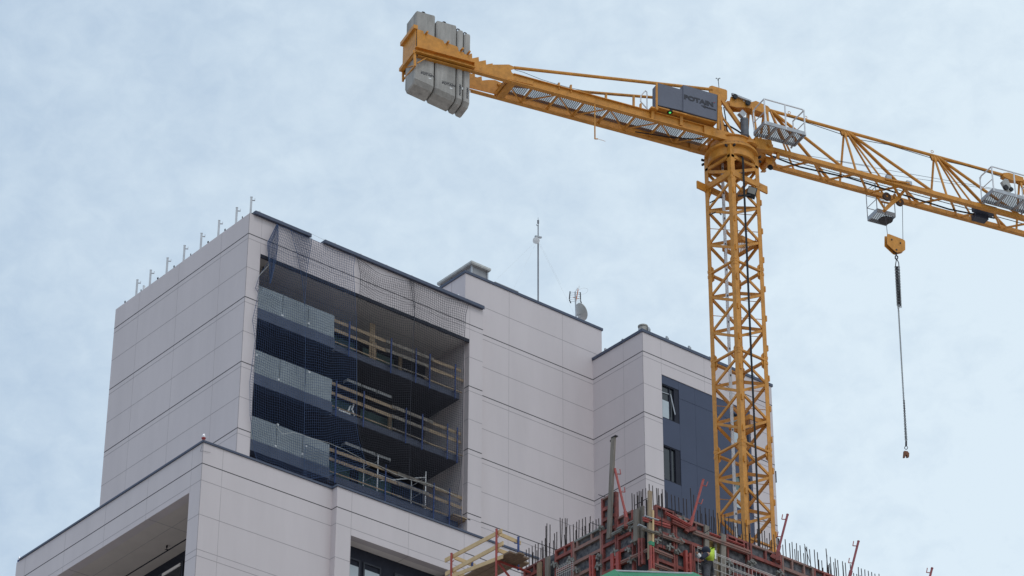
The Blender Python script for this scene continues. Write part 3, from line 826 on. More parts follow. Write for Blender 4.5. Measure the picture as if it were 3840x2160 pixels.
# ================================================================== safety nets
def polyline(pts, t):
    ls = [0.0]
    for a, b in zip(pts[:-1], pts[1:]): ls.append(ls[-1]+math.hypot(b[0]-a[0], b[1]-a[1]))
    d = t*ls[-1]
    for i in range(len(pts)-1):
        if d <= ls[i+1] or i == len(pts)-2:
            k = (d-ls[i])/max(1e-6, ls[i+1]-ls[i]); a, b = pts[i], pts[i+1]
            return a[0]+(b[0]-a[0])*k, a[1]+(b[1]-a[1])*k
def net(label, left, right, y0, m, nrow, ncol, bulge, sag, th, seed, group, folds=2.0, depth_in=0.0):
    rnd = random.Random(seed); ph = [rnd.random()*6.28 for _ in range(6)]
    rows = []
    for i in range(nrow+1):
        t = i/nrow; a, b = polyline(left, t), polyline(right, t); row = []
        for j in range(ncol+1):
            s_ = j/ncol
            dip = sag*4*s_*(1-s_)*(1-0.6*t)
            y = y0 - bulge*math.sin(math.pi*min(1, t*1.1))*(0.5+0.5*math.sin(math.pi*s_)) + 0.05*math.sin(folds*6.28*s_+ph[0]+2*t) + 0.04*math.sin(9*t+ph[1]+3*s_) + depth_in*t
            px = a[0]+(b[0]-a[0])*s_ + 2.2*math.sin(7*t+ph[2]+5*s_)*math.sin(math.pi*s_)
            py = a[1]+(b[1]-a[1])*s_ + dip + 3.0*math.sin(11*s_+ph[3]+4*t)*math.sin(math.pi*s_)
            row.append(ony(px, py, y))
        rows.append(row)
    mb = MB()
    def strand(pts, vert, r):
        o1 = Vector((r, 0, 0)) if vert else Vector((0, 0, r)); o2 = Vector((0, r, 0))
        base = len(mb.v)
        for p in pts: mb.v += [p+o1, p-o1*0.5+o2*0.87, p-o1*0.5-o2*0.87]
        for k in range(len(pts)-1):
            for q in range(3):
                mb.f.append([base+3*k+q, base+3*k+(q+1) % 3, base+3*k+3+(q+1) % 3, base+3*k+3+q]); mb.m.append(0)
    for i, row in enumerate(rows): strand(row, False, th)
    for j in range(ncol+1): strand([rows[i][j] for i in range(nrow+1)], True, th)
    c = rows[0][0]
    o = mb.build('safety_net', m, None, (c.x, c.y, c.z), recalc=False)
    tag(o, label, 'safety net', group)
    rb = MB(); rb.path([rows[i][0] for i in range(nrow+1)], th*1.7, 5); rb.path([rows[i][ncol] for i in range(nrow+1)], th*1.7, 5); rb.path(rows[nrow], th*1.7, 5); rb.path(rows[0], th*1.5, 5)
    rb.build('border_rope', m, o)
    return o, rows
NG = 'safety nets hung over the tower balconies'
midA = [(1143, 1150), (1145, 1300), (1143, 1480), (1140, 1640), (1140, 1800)]
net('blue safety net covering the glass balconies at the left edge of the tower recess',
    [(1038, 841), (1003, 910), (1008, 981), (973, 1033), (958, 1080), (969, 1100), (947, 1200), (957, 1275), (937, 1430), (938, 1560), (950, 1645), (956, 1700), (965, 1728)],
    [(1170, 893), (1150, 1020)]+midA, YT-0.15, net_b, 95, 24, 0.12, 4, 0.0062, 1, NG, 2.5)
net('small folded-back corner of blue net at the upper left of the recess',
    [(1038, 842), (1022, 875), (1004, 910), (1004, 935), (1010, 985), (1012, 1060)], [(1043, 846), (1043, 900), (1037, 960), (1027, 1010), (1015, 1062)], YT-0.26, net_b, 44, 10, 0.04, 0, 0.008, 8, NG, 2)
net('blue safety net in the middle of the recess, just left of the bare gap',
    [(1090, 862), (1115, 955), (1135, 1060)]+midA,
    [(1331, 963), (1325, 1010), (1330, 1090), (1336, 1200), (1337, 1400), (1336, 1590), (1345, 1650), (1366, 1720), (1376, 1745)], YT-0.20, net_b, 92, 26, 0.16, 6, 0.0062, 2, NG, 1.7)
net('black safety net just right of the vertical gap, over the timber guardrails',
    [(1340, 966), (1352, 1030), (1350, 1100), (1342, 1130), (1338, 1200), (1340, 1500), (1346, 1620), (1370, 1720), (1420, 1748)],
    [(1550, 1054), (1556, 1130), (1553, 1200), (1545, 1350), (1540, 1500), (1538, 1650), (1536, 1795)], YT-0.17, net_k, 84, 27, 0.14, 22, 0.0066, 3, NG, 1.3)
net('black safety net at the right end of the tower recess with a bare right edge',
    [(1537, 1049), (1548, 1110), (1556, 1180), (1545, 1350), (1540, 1500), (1538, 1650), (1536, 1792)],
    [(1757, 1138), (1746, 1180), (1742, 1262), (1738, 1400), (1735, 1550), (1733, 1700), (1725, 1800), (1714, 1862)], YT-0.17, net_k, 84, 28, 0.12, 9, 0.0066, 4, NG, 1.6)
net('dark lower safety net wrapped along the lowest balcony guardrail above the slate coping',
    [(1146, 1665), (1143, 1730), (1146, 1812)], [(1724, 1888), (1731, 1950), (1736, 1992)], YT-0.06, net_b, 14, 70, 0.04, 4, 0.0055, 5, NG, 6)
lr = MB(); pts = [ony(x, y, YT-0.3) for x, y in ((1035, 1600), (1060, 1628), (1098, 1622), (1135, 1630), (1155, 1640), (1230, 1660), (1265, 1675), (1300, 1690), (1370, 1728), (1425, 1748), (1480, 1776), (1535, 1798), (1600, 1812), (1660, 1835), (1714, 1862))]
lr.path(pts, 0.008, 5)
tag(lr.build('net_rope', rope_w), 'pale slack rope lacing the lower hems of the safety nets', 'rope')
rp = MB(); rp.path([ony(x, y, YT-0.2) for x, y in ((1003, 930), (1012, 960), (1008, 995), (975, 1030), (955, 1060))], 0.008, 5)
tag(rp.build('net_rope', rope_w), 'pale looped rope end hanging from the upper left corner of the blue net', 'rope')

# ================================================================== tower crane
MX, MY = 58.72, 60.76
JA = R(-14.2)
JH = Vector((math.cos(JA), math.sin(JA), 0)); JS = Vector((-math.sin(JA), math.cos(JA), 0))
M0 = Vector((MX, MY, 0)); ZV = Vector((0, 0, 1))
def Jp(u, v, z): return M0+JH*u+JS*v+ZV*z
def J(x, y, v):
    d = ray(x, y); t = ((M0+JS*v-CAM) @ JS)/(d @ JS); return CAM+d*t
def Juv(x, y, v):
    p = J(x, y, v)-M0; return p @ JH, p.z
crane = thing('tower_crane', (MX, MY, 0), 'yellow flat-top tower crane with grey machinery cabinet and lattice mast', 'tower crane')
Y_ = yellow
# --- mast
HC = 0.60
CH = {'n': (-HC, -HC), 'l': (-HC, HC), 'r': (HC, -HC), 'f': (HC, HC)}
def mp(c, z): return Vector((MX+CH[c][0], MY+CH[c][1], z))
SECH = 3.30
def mast_section(z1):
    z0 = z1-SECH
    br = MB()
    for a, b in (('n', 'l'), ('n', 'r'), ('f', 'l'), ('f', 'r')):
        wd = 0.085 if a == 'n' else 0.105
        br.bar(mp(a, z1-0.12), mp(b, z1-0.12), wd, 0.06)
        zs = [z1-0.36, z1-0.98, z1-1.64, z1-2.30, z1-2.96]
        for i in range(4):
            p, q = (a, b) if i % 2 == 0 else (b, a)
            br.bar(mp(p, zs[i]), mp(q, zs[i+1]), 0.05, wd, up=(CH[b][0]-CH[a][0], CH[b][1]-CH[a][1], 0.01))
        for c in (a, b):        # gusset plates round the joint
            d = Vector((CH[b][0]-CH[a][0], CH[b][1]-CH[a][1], 0)).normalized()*(1 if c == a else -1)
            o_ = mp(c, 0)
            nrm = Vector((d.y, -d.x, 0))*0.012
            pl = [o_+ZV*(z1+0.22)+d*0.05, o_+ZV*(z1+0.02)+d*0.21, o_+ZV*(z1-0.26)+d*0.21, o_+ZV*(z1-0.44)+d*0.05]
            br.plate([p-nrm*0.5 for p in pl], nrm)
    for z in (z1-1.0, z1-1.65, z1-2.3):
        br.tube(mp('l', z), mp('r', z-0.25), 0.012, 5); br.tube(mp('n', z+0.2), mp('f', z-0.1), 0.012, 5)
    s_ = br.build('mast_section', Y_, crane)
    for c in 'nlrf':
        cb = MB(); x, y = MX+CH[c][0], MY+CH[c][1]
        sx, sy = (1 if CH[c][0] > 0 else -1), (1 if CH[c][1] > 0 else -1)
        cx0, cy0 = x+sx*0.035, y+sy*0.035
        cb.box(min(cx0, cx0-sx*0.165), max(cx0, cx0-sx*0.165), min(cy0, cy0-sy*0.016), max(cy0, cy0-sy*0.016), z0+0.004, z1-0.004)
        cb.box(min(cx0, cx0-sx*0.016), max(cx0, cx0-sx*0.016), min(cy0-sy*0.0161, cy0-sy*0.165), max(cy0-sy*0.0161, cy0-sy*0.165), z0+0.004, z1-0.004)
        # joint pins and step lugs
        for dz in (0.10, -0.10):
            cb.box(x-0.045, x+0.045, y-0.045, y+0.045, z1+dz-0.05-0.12, z1+dz+0.05-0.12)
        for dz in (0.75, 1.85, 2.95):
            if c == 'r': cb.box(x+0.036, x+0.085, y-0.05, y+0.05, z1-dz-0.1, z1-dz+0.1)
            if c == 'n': cb.box(x+0.0, x+0.055, y-0.075, y-0.036, z1-dz-0.1, z1-dz+0.1)
        cb.build('chord', Y_, s_)
    return s_
ZJ0 = 56.40
proto = mast_section(ZJ0)
for k in range(1, 17):
    c = copy_tree(proto, crane); c.location = (0, 0, -SECH*k)
# --- mast head below the slewing ring
mh = MB()
for c in 'nlrf':
    x, y = MX+CH[c][0], MY+CH[c][1]
    sx, sy = (1 if CH[c][0] > 0 else -1), (1 if CH[c][1] > 0 else -1)
    cx0, cy0 = x+sx*0.035, y+sy*0.035
    mh.box(min(cx0, cx0-sx*0.165), max(cx0, cx0-sx*0.165), min(cy0, cy0-sy*0.016), max(cy0, cy0-sy*0.016), ZJ0+0.004, 57.47)
    mh.box(min(cx0, cx0-sx*0.016), max(cx0, cx0-sx*0.016), min(cy0-sy*0.0161, cy0-sy*0.165), max(cy0-sy*0.0161, cy0-sy*0.165), ZJ0+0.004, 57.47)
for a, b in (('n', 'l'), ('n', 'r'), ('f', 'l'), ('f', 'r')):
    mh.bar(mp(a, 57.0), mp(b, 57.0), 0.07, 0.10)
    mh.bar(mp(a, 56.32), mp(b, 56.32), 0.10, 0.20)
    mh.bar(mp(b, 56.95), mp(a, 56.35), 0.05, 0.10)
    d = Vector((CH[b][0]-CH[a][0], CH[b][1]-CH[a][1], 0)).normalized(); nrm = Vector((d.y, -d.x, 0))*0.014
    for c, sg in ((a, 1), (b, -1)):
        o_ = mp(c, 0)
        mh.plate([o_+ZV*57.18+d*sg*0.05, o_+ZV*57.12+d*sg*0.28, o_+ZV*56.95+d*sg*0.26, o_+ZV*56.72+d*sg*0.05], nrm)
        mh.plate([o_+ZV*56.62+d*sg*0.05, o_+ZV*56.38+d*sg*0.30, o_+ZV*56.05+d*sg*0.16, o_+ZV*55.7+d*sg*0.05], nrm)
p = mp('l', 56.28); mh.box(p.x-0.42, p.x-0.06, p.y-0.03, p.y+0.03, 56.15, 56.43)
p = mp('r', 56.28); mh.box(p.x+0.06, p.x+0.40, p.y-0.03, p.y+0.03, 56.15, 56.43)
mh.build('mast_head', Y_, crane)
rg = MB()
c0 = Vector((MX, MY, 0))
rg.lathe(c0, [(0.74, 57.10), (0.79, 57.12), (0.78, 57.42), (0.89, 57.44), (0.89, 57.52), (0.72, 57.52), (0.72, 57.10)], 48, closed=True)
for i in range(40):
    a = i*2*math.pi/40; rg.box(MX+0.86*math.cos(a)-0.012, MX+0.86*math.cos(a)+0.012, MY+0.86*math.sin(a)-0.012, MY+0.86*math.sin(a)+0.012, 57.52, 57.55, 1)
for c in 'nlrf':
    p = mp(c, 57.34); d = Vector((CH[c][0], CH[c][1], 0)).normalized(); q_ = Vector((-d.y, d.x, 0))
    for k in (-1, 1): rg.bar(p+d*0.05+q_*0.10*k, p+d*0.13+q_*0.16*k, 0.05, 0.07, mi=1)
rg.build('slewing_ring', [Y_, black], crane, smooth=False)
rg = MB(); rg.lathe(c0, [(0.42, 57.12), (0.71, 57.16), (0.715, 57.40), (0.80, 57.522), (0.80, 57.615), (0.30, 57.615), (0.30, 57.35), (0.42, 57.30)], 40, closed=True); rg.build('slew_bearing', mat('shaded_crane_yellow', (0.42, 0.18, 0.045), 0.6, 0, 0.3, 4), crane)  # underside shade put into a darker copy of the crane yellow
tt = MB(); tt.lathe(c0, [(0.78, 57.62), (0.78, 57.66), (0.72, 57.67), (0.72, 57.87), (0.77, 57.88), (0.77, 57.91), (0.15, 57.91), (0.15, 57.62)], 48, closed=True)
for v in (-0.5, 0.5):
    tt.bar(Jp(-1.3, v, 57.86), Jp(1.3, v*0.95, 57.86), 0.16, 0.33)
    tt.bar(Jp(0.6, v, 57.86), Jp(1.25, v*0.93, 57.95), 0.24, 0.42)
    tt.lathe(Jp(1.12, v*1.22, 57.9), [(0.07, -0.06), (0.07, 0.06)], 12, 0, JS)
tt.build('turntable', Y_, crane)
tt = MB(); tt.lathe(Jp(0.42, -0.46, 0), [(0.22, 57.70), (0.30, 57.74), (0.30, 57.84), (0.26, 57.86)], 20); tt.bar(Jp(0.75, -0.35, 57.72), Jp(1.1, -0.2, 57.72), 0.25, 0.08); tt.build('slew_gear_case', Y_, crane)
sm = MB(); b_ = Jp(0.38, -0.50, 0)
u0, zz0 = Juv(2797, 552, -0.5); u1, zz1 = Juv(2790, 448, -0.5)
b_ = Jp((u0+u1)/2, -0.5, 0)
sm.lathe(b_, [(0.13, zz0-0.05), (0.13, zz0+0.22), (0.11, zz0+0.24), (0.11, zz0+0.40), (0.135, zz0+0.42), (0.135, zz1-0.10), (0.14, zz1-0.09), (0.14, zz1), (0.05, zz1+0.02)], 20)
sm.build('slew_motor', mat('motor_grey', (0.12, 0.125, 0.14), 0.5, 0.2, 0.2, 5), crane)
jb = MB(); p = J(2783, 428, -0.45); jb.bar(p-JH*0.08+ZV*-0.1, p+JH*0.06+ZV*0.08, 0.14, 0.2); jb.build('junction_box', galv, crane)
# --- counter jib
cj = MB()
for v in (-0.5, 0.5):
    cj.bar(Jp(-0.75, v, 57.88), Jp(-8.2, v, 57.88), 0.02, 0.32)
    cj.bar(Jp(-0.75, v, 58.03), Jp(-8.2, v, 58.03), 0.16, 0.025); cj.bar(Jp(-0.75, v, 57.72), Jp(-11.55, v, 57.72), 0.16, 0.028)
cj = cj.build('counter_jib', Y_, crane)
cb = MB()
for i in range(9):
    u = -0.95-0.93*i
    cb.bar(Jp(u, -0.49, 57.80), Jp(u, 0.49, 57.80), 0.05, 0.08)
for i in range(4):
    u = -1.0-1.86*i
    cb.tube(Jp(u, -0.45, 57.76), Jp(u-0.93, 0.42, 57.76), 0.028, 6); cb.tube(Jp(u-0.93, 0.42, 57.76), Jp(u-1.86, -0.45, 57.76), 0.028, 6)
cb.bar(Jp(-8.3, -0.52, 57.86), Jp(-8.3, 0.52, 57.86), 0.07, 0.32); cb.bar(Jp(-8.22, -0.52, 57.72), Jp(-8.22, 0.52, 57.72), 0.26, 0.02)
cb.build('cross_member', Y_, cj)
fl = MB()
for i in range(8):
    a, b = -1.0-0.93*i, -1.91-0.93*i
    fl.sheet(Jp(a, -0.30, 57.845), Jp(b, -0.30, 57.845)-Jp(a, -0.30, 57.845), JS*0.62)
fl.build('walkway_plate', gratem, cj, recalc=False)
def c1(x, y): return (1450+x/3.0194, y/3.0194)
top = [(345, 330), (415, 350), (420, 382), (455, 378), (640, 460), (655, 492), (690, 487), (795, 525), (810, 545), (815, 580), (868, 590), (880, 612), (940, 622), (950, 605), (966, 607), (970, 660), (1042, 645), (1046, 695), (1122, 680), (1127, 730), (1200, 716), (1201, 731), (1385, 730), (1450, 757), (1452, 775), (1405, 790), (1418, 822), (1450, 842), (1512, 846), (1705, 905), (1655, 930), (1660, 962), (1330, 885), (950, 778), (345, 600)]
sp_ = MB(); sp_.plate([J(*c1(*q), -0.53) for q in top], JS*0.03); sp_.build('side_plate', Y_, cj)
def c3(x, y): return (1760+x/7.247, 220+y/7.247)
far = [(60, 410), (150, 398), (155, 492), (215, 507), (335, 480), (345, 592), (510, 575), (700, 580), (865, 650), (905, 660), (985, 720), (840, 960), (720, 960), (65, 800)]
pts = [J(*c3(*q), 0.51) for q in far]
u_l = (pts[0]-M0) @ JH
ext = [Jp(-11.58, 0.51, 57.7), Jp(-11.58, 0.51, 58.75), Jp(-10.9, 0.51, 58.65), Jp(u_l-0.9, 0.51, pts[0].z+0.25)]
sp_ = MB(); sp_.plate(ext+pts, JS*0.03); sp_.build('side_plate', Y_, cj)
bb = MB()
ua, za = Juv(*c1(345, 560), -0.60); ub, zb = Juv(*c1(940, 735), -0.60)
bb.bar(Jp(-11.62, -0.545, 57.90), Jp(-9.62, -0.545, 57.90), 0.02, 0.20); bb.bar(Jp(-11.66, -0.60, 57.795), Jp(-9.6, -0.60, 57.795), 0.16, 0.02); bb.bar(Jp(-11.66, -0.60, 57.98), Jp(-9.6, -0.60, 57.98), 0.14, 0.02)
bb.bar(Jp(-9.62, -0.60, 57.80), Jp(-9.62, -0.60, 57.98), 0.13, 0.02, up=JH)
for u in (-10.55+0.05, -9.98+0.1, -11.28, -9.75):
    pass
for (x, y) in ((447, 380), (685, 490), (847, 568), (925, 604)):
    p = J(*c1(x, y), -0.55); bb.tube(p-JS*0.12, p+JS*0.05, 0.035, 10)
bb.bar(Jp(-11.64, -0.55, 58.83), Jp(-11.64, 0.55, 58.83), 0.14, 0.14); bb.bar(Jp(-11.66, -0.56, 57.83), Jp(-11.66, 0.56, 57.83), 0.12, 0.12)
bb.box(0, 0, 0, 0, 0, 0) if False else None
bb.build('ballast_beam', Y_, cj)
ep = MB(); ep.plate([Jp(-11.62, -0.5, 57.75), Jp(-11.62, 0.52, 57.75), Jp(-11.62, 0.52, 58.8), Jp(-11.62, -0.5, 58.8)], JH*0.02); ep.build('end_plate', Y_, cj)
af = MB()
def fb(a, va, b, vb, r=0.045): af.bar(J(*c1(*a), va), J(*c1(*b), vb), r)
fb((318, 605), -0.56, (318, 750), -0.56, 0.07); fb((185, 765), 0.52, (185, 922), 0.52, 0.06); fb((318, 748), -0.56, (195, 895), 0.5); fb((200, 775), 0.5, (310, 740), -0.5, 0.035); fb((345, 715), -0.56, (450, 655), -0.56, 0.035); fb((315, 625), -0.56, (180, 775), 0.5, 0.05)
af.build('access_frame', Y_, cj)
fr = MB()
for px, y0_, y1_ in ((2095, 335, 312), (2140, 348, 320), (2272, 375, 354), (2376, 405, 358), (2402, 412, 390)): fr.bar(J(px, y0_, -0.5), J(px, y1_, -0.5), 0.09, 0.05, up=JH)
fr.build('cable_stand', Y_, cj)
hb = MB(); a = J(2230, 392, -0.56); hb.bar(a, J(2231, 521, -0.56), 0.035); hb.bar(J(2231, 521, -0.56), J(2242, 521, -0.5), 0.03); hb.tube(J(2242, 521, -0.5), J(2270, 530, -0.5), 0.006, 5); hb.build('hanging_bracket', Y_, cj)
ln = MB(); ln.path([J(1930, 262, -0.5), J(1960, 270, -0.5), J(2030, 298, -0.5), J(2095, 318, -0.5), J(2140, 330, -0.5), J(2240, 350, -0.48), J(2376, 362, -0.45)], 0.008, 5); ln.build('service_cable', black, cj)
ln = MB(); ln.path([Jp(-1.2, -0.2, 57.72), Jp(-2.2, 0.1, 57.70), Jp(-3.4, 0.3, 57.70)], 0.02, 5); ln.build('service_cable', black, cj)
lp_ = MB(); lp_.path([J(2430, 412, -0.3), J(2402, 380, -0.3), J(2404, 358, -0.3), J(2420, 340, -0.3), J(2426, 346, -0.3), J(2426, 418, -0.3)], 0.022, 6); lp_.build('ladder_hoop', alu, cj)
tb = MB(); tb.tube(J(1928, 254, -0.5), J(2670, 336, -0.28), 0.055, 8); tb.build('tie_bar', Y_, crane)
tb = MB(); tb.tube(J(1866, 318, 0.5), J(2640, 381, 0.28), 0.05, 8); tb.build('tie_bar', Y_, crane)
# --- machinery cabinet with its lettering
def cq(x, y): return (2100+x/3.0194, 200+y/3.0194)
V0, V1 = -0.75, -0.36
cab = MB()
lf = [J(*cq(*q), V0) for q in ((1108, 335), (1355, 405), (1394, 392), (1394, 650), (1108, 585))]
cab.plate(lf, JS*(V1-V0))
rf = [J(*cq(*q), V0-0.03) for q in ((1396, 357), (1780, 468), (1780, 760), (1396, 655))]
cab.plate(rf, JS*(V1-V0+0.05))
cab = cab.build('machinery_cabinet', greyp, crane)
e = MB(); u_, z_ = Juv(*cq(1090, 460), V0)
e.bar(J(*cq(1094, 330), V0-0.02), J(*cq(1094, 640), V0-0.02), 0.05, 0.06, up=JH); e.bar(J(*cq(1795, 470), V0-0.02), J(*cq(1790, 860), V0-0.02), 0.07, 0.08, up=JH)
e.build('cabinet_post', Y_, cab)
e = MB(); a = J(*cq(1110, 590), V0); b = J(*cq(1780, 765), V0)
e.bar(a+JS*0.2-ZV*0.04, b+JS*0.2-ZV*0.04, 0.36, 0.05)
for (x, y) in ((1075, 610), (1400, 675)):
    p = J(*cq(x, y), V0); e.bar(p+JS*0.15, p+JS*0.22-ZV*0.36, 0.10, 0.06); e.bar(p-ZV*0.02, p+JS*0.3-ZV*0.02, 0.26, 0.05)
e.build('cabinet_bracket', Y_, cab)
e = MB(); p = J(*cq(1245, 658), V0+0.1); e.lathe(p, [(0.10, 0.02), (0.10, -0.04)], 14); e.build('lamp_housing', black, cab)
e = MB(); e.lathe(p-ZV*0.041, [(0.038, 0), (0.034, -0.02)], 12); e.build('indicator_lamp', lampg, cab)
A0 = J(*cq(1405, 512), V0-0.036)
ud = (J(*cq(1760, 611), V0-0.036)-A0)
text_part('lettering', 'POTAIN', A0, ud, ZV, 0.235, letter, cab, 0.004, 0.012, 1.28)
A1 = J(*cq(1650, 616), V0-0.036)
text_part('lettering', 'Manitowoc', A1, ud, ZV, 0.082, letter, cab, 0.004, 0.002, 1.05)
A2 = J(*cq(1603, 596), V0-0.036)
text_part('lettering', 'by', A2, ud, ZV, 0.06, letter, cab, 0.004, 0.0, 1.05)
rgm = MB(); p = J(*cq(1638, 604), V0-0.036); rgm.lathe(p, [(0.055, -0.004), (0.055, 0.004)], 18, 0, JS); rgm.build('emblem', letter, cab)
rgm = MB(); p = J(*cq(1742, 556), V0-0.041); rgm.bar(p, p+ud.normalized()*0.03+ZV*0.005, 0.012, 0.03); rgm.build('logo_mark', letter_r, cab)
# --- tower head, tie links
hd = MB()
for v in (-0.30, 0.27):
    pts = [J(*q, v) for q in ((2656, 330), (2662, 323), (2670, 321), (2722, 336), (2727, 340), (2727, 372), (2712, 380), (2700, 395), (2690, 395), (2686, 360), (2660, 345))]
    if v > 0:
        base = [J(*q, -0.30) for q in ((2656, 330), (2662, 323), (2670, 321), (2722, 336), (2727, 340), (2727, 372), (2712, 380), (2700, 395), (2690, 395), (2686, 360), (2660, 345))]
        pts = [p+JS*0.57 for p in base]
    hd.plate(pts, JS*0.03)
ur, zr = Juv(2700, 345, -0.3)
hd.bar(Jp(ur, -0.28, zr+0.06), Jp(ur, 0.28, zr+0.06), 0.3, 0.06); hd.bar(Jp(ur+0.2, -0.28, zr-0.15), Jp(ur+0.2, 0.28, zr-0.15), 0.1, 0.2)
for v in (-0.28, 0.28):
    hd.bar(Jp(ur, v, zr-0.2), Jp(ur+1.05, v*1.5, 58.0), 0.09, 0.12); hd.bar(Jp(ur-0.06, v, zr-0.2), Jp(ur-0.06, v*1.6, 58.0), 0.10, 0.12)
    hd.bar(Jp(ur, v*1.4, 58.7), Jp(ur+0.45, v*1.5, 58.05), 0.05, 0.06)
hd.build('tower_head', Y_, crane)
lk = MB()
for v in (-0.16, 0.13):
    base = [J(*q, -0.16) for q in ((2735, 385), (2741, 362), (2760, 362), (2790, 380), (2820, 382), (2835, 378), (2866, 392), (2880, 398), (2888, 408), (2884, 418), (2870, 424), (2830, 412), (2800, 403), (2760, 402), (2738, 396))]
    lk.plate([p+JS*(v+0.16) for p in base], JS*0.03)
ul, zl_ = Juv(2810, 400, -0.16)
lk.bar(Jp(ul-0.6, 0, zl_), Jp(ul+0.6, 0, zl_-0.02), 0.24, 0.10)
for v in (-0.14, 0.14): lk.bar(Jp(ul+0.12, v, zl_-0.02), Jp(ul+0.10, v*3.0, 58.0), 0.08, 0.10)
lk.build('jib_link', Y_, crane)
gb = MB(); gb.bar(J(2745, 354, -0.2), J(2815, 382, -0.2), 0.10, 0.07); gb.bar(J(2745, 352, -0.2), J(2745, 352, 0.2), 0.05); gb.build('davit_beam', galv, crane)
for (x, y) in ((2757, 362), (2805, 386)):
    sv = MB(); p = J(x, y, -0.24); sv.lathe(p, [(0.09, -0.03), (0.06, -0.01), (0.06, 0.01), (0.09, 0.03)], 18, 0, JS); sv.build('davit_pulley', black, crane)
an = MB(); p = J(2696, 328, -0.1); q = J(2693, 296, -0.1); an.tube(p, q, 0.011, 6); an.tube(q-ZV*0.06, q+ZV*0.02, 0.02, 8)
for dx_ in (-7, 6): an.lathe(J(2693+dx_, 294, -0.1), [(0.012, -0.02), (0.022, 0), (0.012, 0.02)], 8)
an.build('anemometer', black, crane)
hs = MB()
for pts in (((2698, 465), (2715, 470), (2738, 474), (2762, 488), (2780, 500), (2790, 520)), ((2706, 402), (2704, 440), (2712, 468)), ((2714, 402), (2722, 450), (2728, 500)), ((2706, 420), (2712, 445), (2730, 462), (2740, 480)), ((2660, 460), (2676, 478), (2684, 495), (2705, 500), (2720, 505))):
    hs.path([J(*q, -0.35) for q in pts], 0.03 if pts[0][0] == 2698 else 0.02, 6)
hs.build('hose', black, crane)
# --- jib
jib = MB()
ZLC, ZUC, VH = 57.90, 59.82, 0.45
nodes = [0.95+0.0, 4.45, 8.02, 11.5, 15.0]
for i, (a, b) in enumerate(zip(nodes[:-1], nodes[1:])):
    t0 = a+0.12
    for v in (-VH, VH):
        if i > 0:
            jib.tube(Jp(a, 0, ZUC), Jp(a+0.10 if v < 0 else a-0.02, v, ZLC), 0.040, 8)
        jib.tube(Jp(max(a, 1.5)+0.12, 0, ZUC), Jp(b-0.35, v, ZLC), 0.052 if v < 0 else 0.055, 8)
        jib.tube(Jp(max(a, 1.5)+0.08, 0, ZUC), Jp(a+1.10 if v < 0 else a+1.75, v, ZLC), 0.034, 8)
    for j in range(2):
        x0 = a+0.2+1.75*j
        jib.bar(Jp(x0, -VH, ZLC-0.02), Jp(x0+0.87, VH, ZLC-0.02), 0.07, 0.07); jib.bar(Jp(x0+0.87, VH, ZLC-0.02), Jp(x0+1.75, -VH, ZLC-0.02), 0.055, 0.055)
jib.tube(Jp(1.4, -0.1, 59.75), Jp(1.25, -VH, ZLC), 0.045, 8); jib.tube(Jp(1.4, 0.1, 59.75), Jp(1.25, VH, ZLC), 0.045, 8)
for a in nodes[1:]:
    for v in (-0.03, 0.03): jib.plate([Jp(a-0.18, v, ZUC+0.03), Jp(a+0.32, v, ZUC+0.03), Jp(a+0.22, v, ZUC-0.17), Jp(a-0.10, v, ZUC-0.2)], JS*0.01)
jib = jib.build('jib', Y_, crane)
for v, z in ((-VH, ZLC-0.01), (VH, ZLC+0.03)):
    lc = MB(); lc.bar(Jp(0.9, v, z), Jp(16, v, z), 0.12, 0.15); lc.bar(Jp(0.9, v, z-0.085), Jp(16, v, z-0.085), 0.16, 0.02); lc.build('lower_chord', Y_, jib)
uc = MB(); uc.tube(Jp(1.45, 0, ZUC), Jp(10.9, 0, ZUC), 0.058, 10); uc.tube(Jp(11.4, 0, ZUC-0.02), Jp(16, 0, ZUC-0.02), 0.058, 10)
pts = [J(*q, -0.1) for q in ((3763, 648), (3782, 647), (3800, 652), (3838, 665), (3838, 680), (3800, 676), (3785, 672), (3762, 660))]
uc.plate(pts, JS*0.2)
for (x, y) in ((2960, 426), (3022, 444), (3496, 572)):
    p = J(x, y, 0); uc.path([p+JH*0.05*math.cos(t)+ZV*(0.05*math.sin(t)+0.04) for t in [i*6.28/10 for i in range(11)]], 0.01, 5)
uc.build('upper_chord', Y_, jib)
wk = MB()
for i in range(6):
    a = 1.7+1.42*i; wk.sheet(Jp(a, -0.36, 57.985), JH*1.36, JS*0.26)
wk.build('walkway_mesh', grating('light_mesh', (0.55, 0.55, 0.55), 0.045, 0.0165/0.045), jib, recalc=False)
wk = MB(); wk.tube(Jp(1.3, -0.08, 57.93), Jp(12, -0.08, 57.93), 0.014, 5); wk.path([Jp(1.3, -0.1, 57.92), Jp(2.6, 0.0, 57.84), Jp(4.5, -0.05, 57.9), Jp(6.5, 0, 57.85), Jp(8.5, 0.05, 57.80), Jp(10.3, 0, 57.9)], 0.028, 6); wk.build('cable_tray', black, jib)
lo = MB()
for a, b in (((3120, 601), (3777, 716)), ((3120, 625), (3777, 718)), ((2975, 575), (3260, 622))): lo.tube(J(*a, 0), J(*b, 0), 0.007, 5)
lo.build('trolley_rope', steel_d, jib)
el = MB(); el.path([J(2888, 412, -0.02), J(3020, 458, -0.02), J(3160, 505, -0.02), J(3215, 522, -0.02), J(3330, 543, -0.02), J(3490, 592, -0.02), J(3640, 626, -0.02), J(3770, 668, -0.02)], 0.012, 5); el.build('jib_cable', black, jib)
